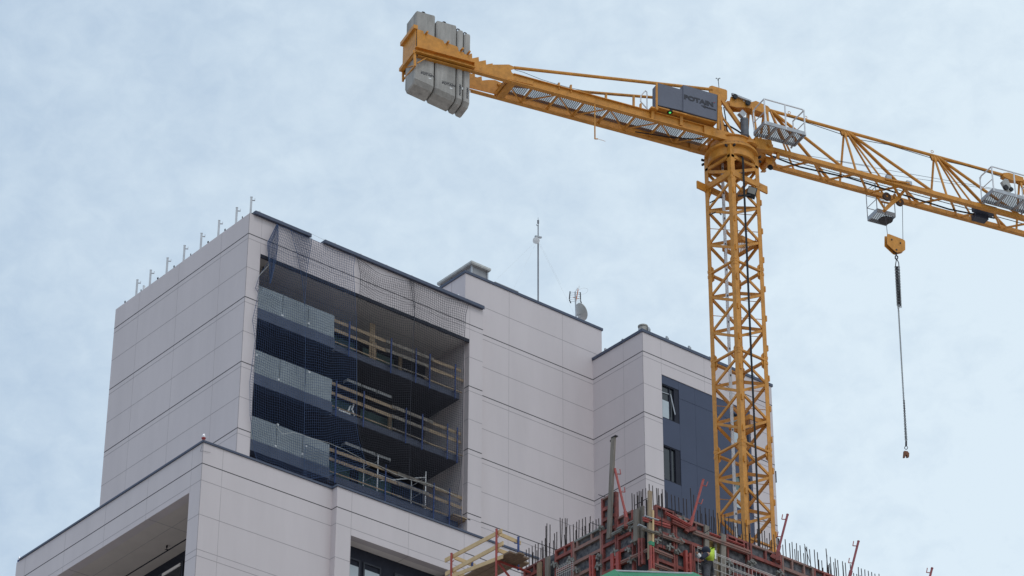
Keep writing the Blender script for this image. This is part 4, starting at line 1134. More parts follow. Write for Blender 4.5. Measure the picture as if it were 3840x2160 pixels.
st = MB(); p = J(2862, 618, VH); st.bar(p, J(2862, 640, VH), 0.08); st.bar(J(2855, 643, VH), J(2871, 643, VH), 0.10, 0.03); p = J(2917, 570, -VH); st.bar(p, J(2917, 594, -VH), 0.09); st.bar(Jp(1.15, -VH, 57.8), Jp(0.75, VH*0.6, 57.6), 0.07); st.build('end_stop', Y_, jib)
dr = MB(); p = Jp(1.35, 0.05, 57.62); dr.lathe(p, [(0.13, -0.22), (0.13, -0.20), (0.085, -0.19), (0.085, 0.19), (0.13, 0.20), (0.13, 0.22)], 18, 0, JS); dr.lathe(p+JH*0.22, [(0.10, 0.08), (0.10, 0.12)], 16, 1, JS); dr.bar(p-JH*0.3+ZV*0.12, p+JH*0.25+ZV*0.12, 0.5, 0.05); dr.build('winch_drum', [Y_, black], jib)
# service platforms beside the jib
def platform(px_near, zf, lu, parent):
    u0, z0 = Juv(*px_near, -1.28)
    v0, v1 = -1.28, -0.54
    pf = MB()
    for a, b in ((Jp(u0, v0, z0), Jp(u0+lu, v0, z0)), (Jp(u0, v1, z0), Jp(u0+lu, v1, z0)), (Jp(u0, v0, z0), Jp(u0, v1, z0)), (Jp(u0+lu, v0, z0), Jp(u0+lu, v1, z0))): pf.bar(a+ZV*0.05, b+ZV*0.05, 0.035, 0.13)
    for k in (0.30, 0.72): pf.bar(Jp(u0+lu*k, v0, z0), Jp(u0+lu*k, v1, z0), 0.09, 0.05)
    for d in (0.06, 0.94): pf.bar(Jp(u0+lu*d, v1, z0), Jp(u0+lu*d, -VH, z0-0.05), 0.05, 0.05)
    pf = pf.build('service_platform', galv, parent)
    f_ = MB(); f_.sheet(Jp(u0, v0, z0+0.012), JH*lu, JS*(v1-v0)); f_.build('floor_plate', gratem, pf, recalc=False)
    rl_ = MB(); h = 1.0
    us = (u0+0.02, u0+0.52*lu, u0+lu-0.02)
    for u in us: rl_.tube(Jp(u, v0, z0), Jp(u, v0, z0+h), 0.027, 8)
    rl_.path([Jp(us[0], v1, z0+h*0.5), Jp(us[0], v1, z0+h*0.9), Jp(us[0], v1-0.08, z0+h), Jp(us[0], v0, z0+h), Jp(us[2]-0.06, v0, z0+h), Jp(us[2], v0+0.0, z0+h-0.06), Jp(us[2], v0+0.05, z0+h-0.02), Jp(us[2], v1, z0+h)], 0.025, 8)
    for u in (us[0], us[2]):
        rl_.tube(Jp(u, v1, z0), Jp(u, v1, z0+h), 0.021, 8); rl_.tube(Jp(u, v0, z0+h*0.5), Jp(u, v1, z0+h*0.5), 0.017, 6)
    rl_.build('guard_rail', alu, pf)
    return u0, z0
platform((2868, 464), 0, 1.55, jib)
platform((3725, 716), 0, 1.75, jib)
wn = MB(); u_, z_ = Juv(3680, 778, -0.3); wn.bar(Jp(u_-0.25, -0.25, z_-0.02), Jp(u_+0.55, -0.25, z_-0.02), 0.36, 0.20); wn.bar(Jp(u_-0.1, 0.05, z_-0.16), Jp(u_+0.4, 0.05, z_-0.16), 0.3, 0.22); wn.build('trolley_winch', mat('winch_navy', (0.045, 0.05, 0.075), 0.5, 0, 0.2, 5), jib)
wn = MB(); p = J(3783, 690, -0.15); wn.plate([J(*q, -0.18) for q in ((3757, 680), (3768, 670), (3780, 672), (3798, 712), (3790, 722), (3776, 716))], JS*0.12); wn.build('rope_guide', mat('pale_grey_paint', (0.40, 0.40, 0.38), 0.5, 0, 0.2, 4), jib)
wn = MB(); p = J(3772, 703, -0.2); wn.lathe(p, [(0.10, -0.03), (0.07, 0), (0.10, 0.03)], 18, 0, JS); p = J(3792, 710, -0.2); wn.lathe(p, [(0.08, -0.03), (0.06, 0), (0.08, 0.03)], 18, 0, JS); wn.build('rope_sheave', black, jib)
# --- trolley
def c6(x, y): return (3240+x/5.175, 580+y/5.175)
tr = MB()
tr.bar(J(*c6(500, 480), -VH-0.1), J(*c6(680, 800), -0.1), 0.07, 0.07); tr.bar(J(*c6(885, 560), -VH-0.1), J(*c6(690, 810), -0.1), 0.07, 0.07)
tr.plate([J(*c6(*q), -0.1) for q in ((600, 740), (640, 810), (700, 770), (735, 780), (720, 850), (600, 940), (440, 1085), (405, 1070), (395, 1040), (520, 900), (600, 850))], JS*0.14)
tr.bar(J(*c6(235, 790), 0.5), J(*c6(420, 1080), 0.1), 0.06); tr.bar(J(*c6(330, 910), 0.3), J(*c6(510, 950), 0.1), 0.05, 0.05); tr.bar(J(*c6(420, 470), -VH-0.1), J(*c6(880, 550), -VH-0.1), 0.03, 0.05)
tr = tr.build('trolley', Y_, crane)
for (x, y) in ((440, 815), (690, 920)):
    sv = MB(); p = J(*c6(x, y), 0.06); sv.lathe(p, [(0.155, -0.035), (0.12, -0.012), (0.12, 0.012), (0.155, 0.035)], 24, 0, JS); sv.lathe(p-JS*0.04, [(0.04, 0), (0.04, 0.08)], 10, 1, JS); sv.build('sheave', [mat('sheave_brown', (0.10, 0.065, 0.05), 0.6, 0.2, 0.3, 10) if 'sheave_brown' not in MATS else MATS['sheave_brown'], Y_], tr)
for (x, y) in ((475, 460), (870, 570)):
    sv = MB(); p = J(*c6(x, y), -VH-0.05); sv.bar(p-JH*0.10+ZV*0.03, p+JH*0.10+ZV*0.03, 0.10, 0.14); sv.build('roller_box', galv, tr)
ub_, zb_ = Juv(*c6(255, 1080), 0.48)
ue_, _z = Juv(*c6(608, 1175), 0.48)
va, vb = 0.48, 1.10
bk = MB()
for a, b in ((Jp(ub_, va, zb_), Jp(ue_, va, zb_)), (Jp(ub_, vb, zb_), Jp(ue_, vb, zb_)), (Jp(ub_, va, zb_), Jp(ub_, vb, zb_)), (Jp(ue_, va, zb_), Jp(ue_, vb, zb_))): bk.bar(a, b, 0.03, 0.15)
for u in (ub_, ue_):
    for v in (va, vb): bk.tube(Jp(u, v, zb_), Jp(u, v, 58.15), 0.016, 6)
for h in (0.45, 0.95): bk.path([Jp(ub_, va, zb_+h), Jp(ub_, vb, zb_+h), Jp(ue_, vb, zb_+h)], 0.014, 6)
bk.path([Jp(ub_, va, 58.0), Jp(ub_, va, 58.35), Jp(ub_, vb, 58.45), Jp(ub_, vb, 58.0)], 0.014, 6)
bk = bk.build('basket', galv, tr)
f_ = MB(); f_.sheet(Jp(ub_, va, zb_-0.06), JH*(ue_-ub_), JS*(vb-va)); f_.build('floor_plate', gratem, bk, recalc=False)
um_ = (ub_+ue_)/2+0.1
f_ = MB(); f_.lathe(Jp(um_+0.05, va+0.3, zb_-0.10), [(0.08, 0), (0.25, 0), (0.25, 0.02), (0.08, 0.02)], 20); f_.build('rope_coil', steel_d, bk)
ho = MB(); ho.tube(J(*c6(405, 1085), 0.06), J(3328, 880, 0.06), 0.009, 6); ho.tube(J(*c6(745, 940), 0.06), J(3386, 900, 0.06), 0.009, 6); ho.build('hoist_rope', steel_d, crane)
# --- ladder, cable, flood lamp, rest platforms in the mast
cf = Vector((math.cos(R(50.9)), math.sin(R(50.9)), 0)); cr_ = Vector((cf.y, -cf.x, 0))
la = M0 - cr_*0.295 + cf*(-0.05)
ld = MB()
for k in (0, 1): ld.bar(la+cf*0.34*k+ZV*0.5, la+cf*0.34*k+ZV*57.2, 0.075, 0.03, up=cf)
for i in range(200):
    z = 0.7+0.28*i
    if z < 57: ld.bar(la-cf*0.02+ZV*z, la+cf*0.36+ZV*z, 0.03, 0.03)
ld = ld.build('ladder', alu, crane)
lh = MB()
for i in range(58):
    z = 57.0-0.98*i
    if z > 1: lh.bar(la-cf*0.024+ZV*(z-0.03), la-cf*0.024+ZV*(z+0.03), 0.03, 0.03, up=cf)
lh.build('rung_socket', black, ld)
pc_ = MB()
for k, dx_ in enumerate((-0.185, -0.145)): pc_.path([(MX+dx_, MY-0.50, 57.4), (MX+dx_, MY-0.72, 57.0), (MX+dx_, MY-0.72, 50), (MX+dx_+0.01, MY-0.73, 46), (MX+dx_, MY-0.72, 40), (MX+dx_, MY-0.72, 2)], 0.021, 6)
pc_.build('power_cable', black, crane)
fd = MB(); p = ony(2818, 722, MY-0.82)
rt_ = (cr_*0.9+ZV*-0.35).normalized(); upv = (ZV*0.75-cf*0.5+cr_*0.25).normalized()
q4 = [p-rt_*0.15-upv*0.19, p+rt_*0.15-upv*0.19, p+rt_*0.15+upv*0.19, p-rt_*0.15+upv*0.19]
nr = rt_.cross(upv)
fd.plate(q4, nr*-0.09 if nr.dot(CAM-p) > 0 else nr*0.09)
sg = 1 if nr.dot(CAM-p) > 0 else -1
fd.bar(p-upv*0.1, p-cr_*0.45-ZV*0.12, 0.05)
fd = fd.build('floodlight', black, crane)
fg = MB(); fg.plate([p+nr*sg*0.004+rt_*a*0.13+upv*b for a, b in ((-1, -0.03), (1, -0.03), (1, 0.17), (-1, 0.17))], nr*sg*0.01); fg.build('lamp_glass', mat('lamp_glass', (0.35, 0.35, 0.33), 0.2, 0.2, 0.1, 4), fd)
for z in (54.05, 47.45):
    rpf = MB(); x0, x1, y0, y1 = MX-0.15, MX+0.52, MY-0.50, MY+0.42
    for a, b in (((x0, y0), (x1, y0)), ((x1, y0), (x1, y1)), ((x1, y1), (x0, y1)), ((x0, y1), (x0, y0))): rpf.bar((*a, z), (*b, z), 0.03, 0.16)
    rpf.tube((x1-0.05, y0, z), (x1-0.05, y0, z+0.3), 0.015, 6)
    rpf = rpf.build('rest_platform', Y_, crane)
    f_ = MB(); f_.sheet((x0, y0, z-0.06), (x1-x0, 0, 0), (0, y1-y0, 0)); f_.build('floor_plate', gratey, rpf, recalc=False)
wr = MB()
for pts in (((2660, 805), (2680, 798), (2690, 790), (2705, 806)), ((2663, 760), (2690, 745), (2720, 735))): wr.path([ony(*q, MY+0.2) for q in pts], 0.022, 6)
wr.build('cable_loop', black, crane)

# ================================================================== counterweights
ug = [(-11.60, -10.925), (-10.885, -10.175), (-10.14, -9.935), (-9.90, -9.685)]
tops = [59.53, 59.37, 59.24, 59.17]
nm = ['thick pale concrete counterweight at the outer end of the counter jib, topmost', 'thick concrete counterweight second from the outer end of the counter jib', 'thin concrete counterweight slab with a small ring, third from the outer end', 'thin concrete counterweight slab nearest the crane mast']
for i, ((a, b), zt_) in enumerate(zip(ug, tops)):
    zb1 = lambda u: 56.92-0.215*(u+11.6)
    VN, VF = -0.45, 0.33
    def ring(u, inset):
        z0 = zb1(u)
        return [Jp(u, VN+inset, zt_-inset), Jp(u, VF-inset, zt_-inset), Jp(u, VF-inset, z0), Jp(u, VF-0.10-inset, z0-0.16+inset), Jp(u, VN+0.12+inset, z0-0.14+inset), Jp(u, VN+inset, z0)]
    e_ = 0.035
    mb = MB(); rings = [ring(a, e_), ring(a+e_, 0), ring(b-e_, 0), ring(b, e_)]
    n = 6
    for r_ in rings: mb.v += r_
    for k in range(3):
        for q in range(n): mb.f.append([k*n+q, k*n+(q+1) % n, (k+1)*n+(q+1) % n, (k+1)*n+q]); mb.m.append(0)
    mb.f.append(list(range(n))[::-1]); mb.m.append(0); mb.f.append([3*n+q for q in range(n)]); mb.m.append(0)
    base = Jp((a+b)/2, 0, zb1(a)-0.15)
    o = mb.build('counterweight_block', concrete, None, base)
    tag(o, nm[i], 'counterweight', 'concrete counterweights on the counter jib')
    lu_ = MB(); uc_ = (a+b)/2-0.03; p = Jp(uc_, VN+0.13, zt_-0.02)
    lu_.path([p-JH*0.06, p-JH*0.06+ZV*0.10, p-JH*0.03+ZV*0.145, p+JH*0.03+ZV*0.145, p+JH*0.06+ZV*0.10, p+JH*0.06], 0.020, 8); lu_.build('lifting_loop', steel_d, o)
    if i < 2:
        x_, y_ = ((530, 340), (1010, 562))[i]
        A = J(1490+x_/6.037, 220+y_/6.037, VN-0.004)
        text_part('lettering', 'POTAIN', A, JH, ZV, 0.105, letter, o, 0.003, 0.003, 1.22)
        ln_ = MB(); ln_.bar(A+ZV*0.105, A+ZV*0.105+JH*0.38, 0.005, 0.008); ln_.build('lettering_rule', letter, o)
        text_part('lettering', 'LEST / BALLAST', A-ZV*0.085-JH*0.02, JH, ZV, 0.052, letter_l, o, 0.003, 0.0, 1.0) if False else None
        w_ = MB(); q = A+JH*0.27-ZV*0.09; w_.bar(q, q+JH*0.09, 0.005, 0.035); w_.build('label_plate', white, o)
    else:
        x_, y_ = ((1438, 835), (1605, 905))[i-2]
        A = J(1490+x_/6.037, 220+y_/6.037, VN-0.004)
        text_part('lettering', 'POTAIN', A, ZV, -JH, 0.085, letter, o, 0.003, 0.003, 1.35)
        w_ = MB(); q = A+JH*0.055+ZV*0.25; w_.bar(q, q+ZV*0.08, 0.005, 0.03, up=JH); w_.build('label_plate', white, o)

# ================================================================== hook block, sling chain, clamp
def c8(x, y): return (3280+x/7.244, 860+y/7.244)
VB = 0.06
hp = [J(*c8(*q), VB-0.09) for q in ((345, 122), (400, 128), (770, 270), (815, 300), (830, 340), (832, 555), (790, 590), (610, 625), (560, 600), (340, 395), (340, 150))]
cx_ = sum((p for p in hp), Vector())/len(hp)
hkb = thing('hook_block', cx_, 'yellow crane hook block hanging on two ropes under the trolley', 'hook block')
m_ = MB(); m_.plate(hp, JS*0.02); m_.build('side_plate', Y_, hkb)
m_ = MB(); m_.plate([p+JS*0.16 for p in hp], JS*0.02); m_.build('side_plate', Y_, hkb)
m_ = MB()
for (x, y) in ((470, 275), (705, 360)):
    m_.lathe(J(*c8(x, y), VB), [(0.13, -0.03), (0.10, 0), (0.13, 0.03)], 20, 0, JS)
m_.build('sheave', steel_d, hkb)
m_ = MB()
for (x, y) in ((470, 275), (705, 365), (600, 548)): m_.lathe(J(*c8(x, y), VB-0.11), [(0.03, 0), (0.03, 0.22)], 10, 0, JS)
m_.build('pin', steel_d, hkb)
m_ = MB(); m_.tube(J(*c8(585, 600), VB), J(*c8(585, 700), VB), 0.028, 8); m_.path([J(*c8(*q), VB) for q in ((585, 700), (560, 740), (562, 790), (590, 815), (622, 790), (628, 745), (600, 715))], 0.022, 8)
m_.build('hook', steel_d, hkb)
def chain(mb, p, q, link=0.065, r=0.0075, slack=0.0):
    p, q = Vector(p), Vector(q); d = q-p; n = max(1, int(d.length/(link*0.72)))
    dd = d.normalized(); s = dd.cross(cf).normalized(); t = s.cross(dd)
    for i in range(n):
        c = p+d*((i+0.5)/n); w_ = (s if i % 2 == 0 else t)*link*0.32; h = dd*link*0.5
        mb.path([c-h-w_*0.6, c-h*0.6-w_, c+h*0.6-w_, c+h-w_*0.6, c+h+w_*0.6, c+h*0.6+w_, c-h*0.6+w_, c-h+w_*0.6, c-h-w_*0.6], r, 4)
CHP = [J(x, y, VB) for x, y in ((3362, 975), (3369, 1155), (3397, 1655))]
ch = thing('sling_chain', CHP[0], 'dark lifting chain gathered in a bundle under the hook with one long fall', 'chain')
m_ = MB(); m_.path([J(x, y, VB) for x, y in ((3362, 970), (3359, 988), (3358, 998), (3364, 1004), (3371, 998), (3370, 985), (3363, 972))], 0.016, 6); m_.build('master_ring', steel_d, ch)
for i, (xt, xb, yb) in enumerate(((3358, 3366, 1145), (3361, 3369, 1155), (3366, 3374, 1150), (3371, 3378, 1152), (3363, 3371, 1140))):
    m_ = MB(); chain(m_, J(xt, 1000, VB+0.03*(i % 3)), J(xb, yb, VB+0.03*(i % 3)), 0.075, 0.010); m_.build('chain_fall', steel_d, ch)
m_ = MB(); chain(m_, CHP[1], J(3389, 1500, VB)); m_.build('chain_fall', steel_d, ch)
m_ = MB(); chain(m_, J(3389, 1500, VB), J(3396, 1655, VB)); chain(m_, J(3390, 1500, VB), J(3400, 1655, VB)); m_.build('chain_fall', steel_d, ch)
sc_ = thing('lifting_clamp', J(3398, 1715, VB), 'small rusty lifting clamp on the end of the long chain', 'clamp')
m_ = MB(); m_.bar(J(3398, 1655, VB), J(3398, 1672, VB), 0.06, 0.04); m_.path([J(3398+6*math.cos(t), 1679+6*math.sin(t), VB) for t in [i*6.28/10 for i in range(11)]], 0.012, 5); m_.build('ring', steel_d, sc_)
m_ = MB(); m_.plate([J(*q, VB-0.05) for q in ((3392, 1690), (3404, 1692), (3410, 1700), (3409, 1714), (3403, 1714), (3401, 1706), (3396, 1706), (3395, 1715), (3390, 1714))], JS*0.08); m_.build('jaw', mat('clamp_rust', (0.20, 0.085, 0.045), 0.7, 0.2, 0.4, 12), sc_)
# ================================================================== construction site: formwork walls in front of the mast
XF, YF = 51.46, 57.0                       # outer faces of the two formwork walls
core = thing('concrete_core', (XF+0.3, YF+0.3, 0), 'raw concrete core walls of the unfinished building under the red formwork', 'concrete core')
m_ = MB(); m_.box(XF+0.12, XF+0.40, YF+0.40, 66, 0, 38.6); m_.box(XF+0.12, 70, YF+0.12, YF+0.40, 0, 38.6); m_.build('wall', concr_b, core)
PAN = 'red formwork panels of the two walls'
def panel(wall, c0, c1, ztop, h, ribs, stubs, fm, label, top_mat=None, tilt=0.0):
    """c0..c1 run along the wall; ribs are depths below the top; stubs are short uprights in the top cell"""
    fr = MB(); pw = MB()
    def bx(mb, a0, a1, d0, d1, z0, z1, mi=0):
        if wall == 'r': mb.box(a0, a1, YF-d1, YF-d0, z0, z1, mi)
        else: mb.box(XF-d1, XF-d0, a0, a1, z0, z1, mi)
    g_ = 0.006
    a0, a1 = c0+g_, c1-g_
    for b0, b1 in ((a0, a0+0.065), (a1-0.065, a1)): bx(fr, b0, b1, -0.02, 0.10, ztop-h, ztop)
    bx(fr, a0+0.065, a1-0.065, -0.02, 0.098, ztop-0.06, ztop-0.002, 1)
    bx(fr, a0+0.065, a1-0.065, -0.02, 0.098, ztop-h, ztop-h+0.06)
    for rdep in ribs:
        bx(fr, a0+0.065, a1-0.065, 0.012, 0.096, ztop-rdep-0.035, ztop-rdep+0.035)
        bx(fr, a0+0.065, a1-0.065, 0.096, 0.101, ztop-rdep-0.05, ztop-rdep+0.05)
    for s_ in stubs:
        x = a0+(a1-a0)*s_; bx(fr, x-0.03, x+0.03, 0.012, 0.094, ztop-ribs[0]+0.035, ztop-0.06)
    bx(pw, a0+0.06, a1-0.06, -0.018, 0.008, ztop-h+0.05, ztop-0.05)
    if wall == 'r': base = ((a0+a1)/2, YF, ztop-h)
    else: base = (XF, (a0+a1)/2, ztop-h)
    t = thing('formwork_panel', base, label, 'formwork panel', PAN)
    fr.build('frame', [fm, top_mat or fm], t); pw.build('plywood', ply, t)
    return t
def rx(px, py): return ony(px, py, YF-0.08)
def ly(px, py): return onx(px, py, XF-0.08)
RB = [0.40, 0.82, 1.25, 1.70, 2.15]
q = [rx(2457, 1892), rx(2528, 1917), rx(2529, 1926), rx(2644, 1970), rx(2723, 2004), rx(2806, 2034), rx(2930, 2082), rx(3050, 2128), rx(3172, 2174)]
panel('r', q[0].x, q[1].x-0.004, q[0].z, 2.7, RB, [0.55], redp, 'red formwork panel nearest the corner on the right wall, highest of that wall')
panel('r', q[2].x, q[3].x, q[2].z, 2.7, [0.30, 0.75, 1.2, 1.65], [0.35, 0.7], redp, 'red formwork panel behind the leaning red prop on the right wall', redg)
panel('r', q[4].x, q[5].x, q[5].z, 2.7, [0.38, 0.80, 1.2, 1.65], [0.45, 0.8], redp, 'red formwork panel just left of the crane mast foot on the right wall')
panel('r', q[5].x+0.05, q[6].x, q[6].z, 2.7, RB, [0.5, 0.78], redp, 'red formwork panel in front of the crane mast foot on the right wall', redg)
panel('r', q[6].x, q[7].x, q[7].z, 2.7, RB, [0.33, 0.70], redg, 'cement-smeared red formwork panel right of the crane mast foot')
panel('r', q[7].x, q[8].x, q[7].z-0.01, 2.7, RB, [0.33, 0.70], redp, 'red formwork panel running out of the bottom of the photo on the right wall')
ex = q[8].x
for i in range(3): panel('r', ex+1.3*i, ex+1.3*(i+1), q[7].z-0.02*i, 2.7, RB, [0.33, 0.7], redp, 'red formwork panel on the far right stretch of the wall below the photo edge')
# timber make-up between two panels
mk = MB(); mk.box(q[3].x+0.01, q[4].x-0.01, YF-0.0, YF+0.02, q[4].z-2.7, q[4].z-0.15)
tag(mk.build('filler_board', mat('yellow_ply', (0.34, 0.22, 0.075), 0.8, 0, 0.35, 5), None, (q[3].x, YF, q[4].z-2.7)), 'yellowish plywood filler boards between two red panels beside the worker', 'filler board')
L_ = [ly(2395, 1908), ly(2312, 1942), ly(2255, 1870), ly(2148, 2032), ly(2081, 2066), ly(2008, 2108), ly(1930, 2144)]
panel('l', ly(2374, 1911).y, L_[1].y-0.01, ly(2374, 1911).z, 2.7, [0.30, 0.68, 1.1, 1.5, 1.95], [], redp, 'red formwork panel behind the slanting prop left of the wall corner', redg)
panel('l', L_[1].y, L_[2].y, ly(2255, 1872).z, 3.6, [0.38, 0.72, 1.1, 1.55, 2.0, 2.4], [], redp, 'tall narrow red formwork panel standing above its neighbours on the left wall', redg)
panel('l', L_[2].y, L_[3].y, L_[3].z, 2.7, [0.30, 0.72, 1.15, 1.6], [0.35, 0.85], redg, 'wide grey-topped formwork panel on the left wall', clampm)
panel('l', L_[3].y, L_[4].y, L_[4].z, 2.7, [0.28, 0.7, 1.1], [0.45], redp, 'red formwork panel left of the grey-topped panel')
panel('l', L_[4].y+0.45, L_[5].y+0.55, L_[5].z-0.03, 2.7, [0.30, 0.7, 1.1], [0.5], redp, 'lowest red formwork panel at the left end, next to the timber platform')
fl_ = MB(); fl_.box(XF-0.01, XF+0.02, L_[4].y+0.01, L_[4].y+0.44, L_[4].z-2.7, L_[4].z-0.03)
tag(fl_.build('filler_board', ply, None, (XF, L_[4].y, L_[4].z-2.7)), 'dark plywood filler strip at the left end of the left formwork wall', 'filler board')
fl_ = MB(); fl_.box(XF+0.0, XF+0.05, YF+0.02, ly(2374, 1911).y-0.02, 38.4, q[0].z-0.25); fl_.box(XF+0.05, q[0].x-0.02, YF-0.0, YF+0.05, 38.4, q[0].z-0.3)
tag(fl_.build('corner_form', black, None, (XF, YF, 38.4)), 'dark inner corner form between the two formwork walls', 'corner form')
# rebars
PXL = [(1960, 2069), (1973, 2061)]+[(1980+x/3.814, 1780+y/3.814) for x, y in ((12, 1050), (62, 1022), (75, 1110), (108, 995), (128, 1085), (148, 980), (185, 1050), (202, 945), (220, 1030), (248, 912), (272, 700), (258, 735), (313, 715), (308, 980), (365, 945), (380, 840), (410, 820), (415, 915), (460, 620), (488, 632), (533, 625), (557, 628), (525, 860), (550, 750), (595, 728), (645, 712), (682, 795), (697, 675), (733, 648), (773, 750), (782, 630), (823, 610), (815, 730), (878, 695), (892, 598), (927, 665), (975, 643), (1012, 630))]
PXC = [(1980+x/3.814, 1780+y/3.814) for x, y in ((1483, 268), (1518, 282), (1560, 250), (1570, 300), (1590, 232), (1613, 240), (1637, 208), (1630, 320), (1683, 195), (1700, 355), (1732, 133), (1780, 158), (1838, 192), (1858, 200), (1873, 295), (1905, 275))]
PXR = [(2350+x/3.814, 1780+y/3.814) for x, y in ((495, 270), (510, 207), (560, 230), (580, 255), (640, 285), (688, 305), (745, 325), (810, 340), (855, 352), (912, 195), (955, 290), (1010, 515), (1052, 450), (1075, 555), (1120, 478), (1135, 560), (1178, 495), (1210, 597), (1240, 508), (1260, 612), (1303, 548), (1313, 640), (1340, 685), (1352, 580), (1402, 570), (1415, 655), (1455, 600), (1490, 690), (1525, 660), (1555, 740), (1580, 680), (1640, 670), (1695, 690), (1745, 720))]
PXR += [(2800+x/5.175, 1880+y/5.175) for x, y in ((42, 460), (60, 620), (155, 650), (200, 540), (218, 660), (290, 555), (345, 575), (388, 720), (443, 620), (482, 755), (527, 645), (590, 685), (612, 720), (700, 845), (742, 738), (827, 815), (838, 900), (882, 788), (928, 928), (962, 815), (995, 960), (1037, 855), (1105, 1010), (1130, 880), (1165, 885), (1222, 930), (1312, 940), (1373, 987), (1400, 1130), (1457, 1150), (1477, 1290), (1540, 920), (1552, 1040), (1583, 1235), (1610, 1205), (1622, 1080), (1690, 1185), (1718, 1110), (1740, 1290), (1760, 1140), (1855, 1165), (1870, 1245), (1915, 1190), (2013, 1220))]
PXR += [(3000+x/4.293, 1960+y/4.293) for x, y in ((865, 810), (915, 825), (935, 717), (965, 850), (988, 738), (1040, 755), (1098, 778), (1153, 798), (1207, 822), (1268, 825))]
rnd = random.Random(11)
bars_ = {}
def rebar(p, h, lean, label, group):
    key = (round(h, 1), rnd.randrange(3))
    if key not in bars_:
        a = rnd.uniform(-0.03, 0.03); b = rnd.uniform(-0.03, 0.03)
        mb = MB(); H = key[0]
        mb.path([(a*H*-1, b*H*-1, -H), (0, 0, -H*0.4), (a*0.5*H*0.4, b*0.5*H*0.4, 0)], 0.0135, 6)
        o = mb.build('rebar', rust); bars_[key] = o
    else:
        o = bars_[key].copy(); COL.objects.link(o)
    o.location = p; o.rotation_euler = (lean[0], lean[1], 0)
    tag(o, label, 'rebar', group)
for x, y in PXL: rebar(onx(x, y, XF+rnd.choice((0.16, 0.18, 0.34, 0.36))), 1.35, (rnd.uniform(-.025, .025), rnd.uniform(-.02, .03)), 'thin rusty rebar rising from the left formwork wall', 'rebars of the left wall')
for x, y in PXC: rebar(onx(x, y, XF+rnd.choice((0.16, 0.25, 0.36))), 1.7, (rnd.uniform(-.015, .015), rnd.uniform(-.015, .015)), 'thin rusty rebar in the cluster at the corner of the two formwork walls', 'rebars at the wall corner')
for x, y in PXR: rebar(ony(x, y, YF+rnd.choice((0.16, 0.18, 0.34, 0.36))), 1.35, (rnd.uniform(-.02, .02), rnd.uniform(-.035, .02)), 'thin rusty rebar rising from the right formwork wall', 'rebars of the right wall')
b_ = MB(); b_.tube(ony(3016, 2040, YF+0.25), ony(3042, 2124, YF+0.25), 0.0095, 6)
tag(b_.build('rebar', rust, None, ony(3042, 2124, YF+0.25)), 'slanting rusty rebar crossing the upright ones right of the crane mast', 'rebar')
for (a, b, lab) in (((2213, 1959), (2262, 1977), 'short horizontal tie rod sticking out left of the grey timber post'), ((2244, 1855), (2284, 1868), 'horizontal tie rod tip sticking out beside the upper part of the grey timber post'), ((2380, 1895), (2432, 1866), 'thin rod leaning across the corner rebars'), ((2640, 2000), (2668, 1982), 'tie rod tip above the pale waler beam')):
    b_ = MB(); b_.tube(onx(*a, XF-0.1), onx(*b, XF-0.05), 0.011, 6); tag(b_.build('tie_rod', steel_d, None, onx(*b, XF-0.05)), lab, 'tie rod')
# slanting red props
def prop(top, bot, plane, m, label, hooks=True):
    f = (lambda x, y: ony(x, y, YF-0.16)) if plane == 'r' else (lambda x, y: onx(x, y, XF-0.16))
    a, b = f(*top), f(*bot)
    t = thing('push_pull_prop', b, label, 'prop', 'red props leaning on the formwork')
    d = (a-b).normalized(); s_ = (RT - d*(RT.dot(d))).normalized()
    if plane == 'r' and top[0] > 2700: s_ = -s_
    mb = MB(); mb.tube(b, b+d*0.35, 0.055, 10); mb.tube(b+d*0.35, a, 0.036, 10); mb.tube(a, a+d*0.02, 0.042, 10); mb.build('tube', m, t)
    for k in (0.18, 0.85):
        hk_ = MB(); p = a-d*k; hk_.path([p+s_*0.03, p+s_*0.13-d*0.02, p+s_*0.14+d*0.16], 0.014, 6); hk_.build('rail_hook', m if plane == 'l' else redpost, t)
    mb = MB(); mb.bar(b-d*0.22-s_*0.08, b+d*0.10-s_*0.02, 0.12, 0.14); mb.bar(b-d*0.12, b-d*0.05+s_*0.16, 0.10, 0.12); mb.build('foot', redp, t)
prop((2306, 1760), (2353, 1955), 'l', redpost, 'red prop leaning left above the corner, with two hooks')
prop((2637, 1801), (2588, 1975), 'r', redpost, 'bright red prop in front of the blue cladding')
prop((2953, 1931), (2914, 2082), 'r', mat('prop_maroon', (0.26, 0.055, 0.065), 0.55, 0, 0.2, 5), 'dark red prop just right of the crane mast foot')
prop((3219, 2031), (3183, 2175), 'r', MATS['prop_maroon'], 'dark red prop standing against the sky over the far right rebars')
prop((3495, 2132), (3465, 2250), 'r', MATS['prop_maroon'], 'tip of a dark red prop at the bottom right edge')
# timbers
def timber(px, yt, yb, wpx, plane, m, label, dep=0.14, nm='timber_post', slant=0):
    f = (lambda x, y, o=0.0: ony(x, y, YF-o)) if plane == 'r' else (lambda x, y, o=0.0: onx(x, y, XF-o))
    a, b = f(px, yt, dep+0.04), f(px-slant, yb, dep+0.04)
    wd = (f(px+wpx/2, yt, dep)-f(px-wpx/2, yt, dep)).length
    up = Vector((0, 1, 0)) if plane == 'r' else Vector((1, 0, 0))
    mb = MB(); mb.bar(b, a, wd*0.95, 0.07, up=up)
    tag(mb.build(nm, m, None, b), label, 'timber post')
timber(2300.5, 1640, 2020, 12.5, 'l', wood_g, 'tall weathered grey timber post towering above the left formwork wall', 0.16, slant=17)
mb = MB(); p = onx(2303, 1640, XF-0.2); mb.box(p.x-0.05, p.x+0.05, p.y-0.12, p.y+0.08, p.z-0.01, p.z+0.02); mb.path([p+Vector((0, 0.12, -0.03)), p+Vector((0, 0.17, -0.03)), p+Vector((0, 0.17, -0.08))], 0.012, 5)
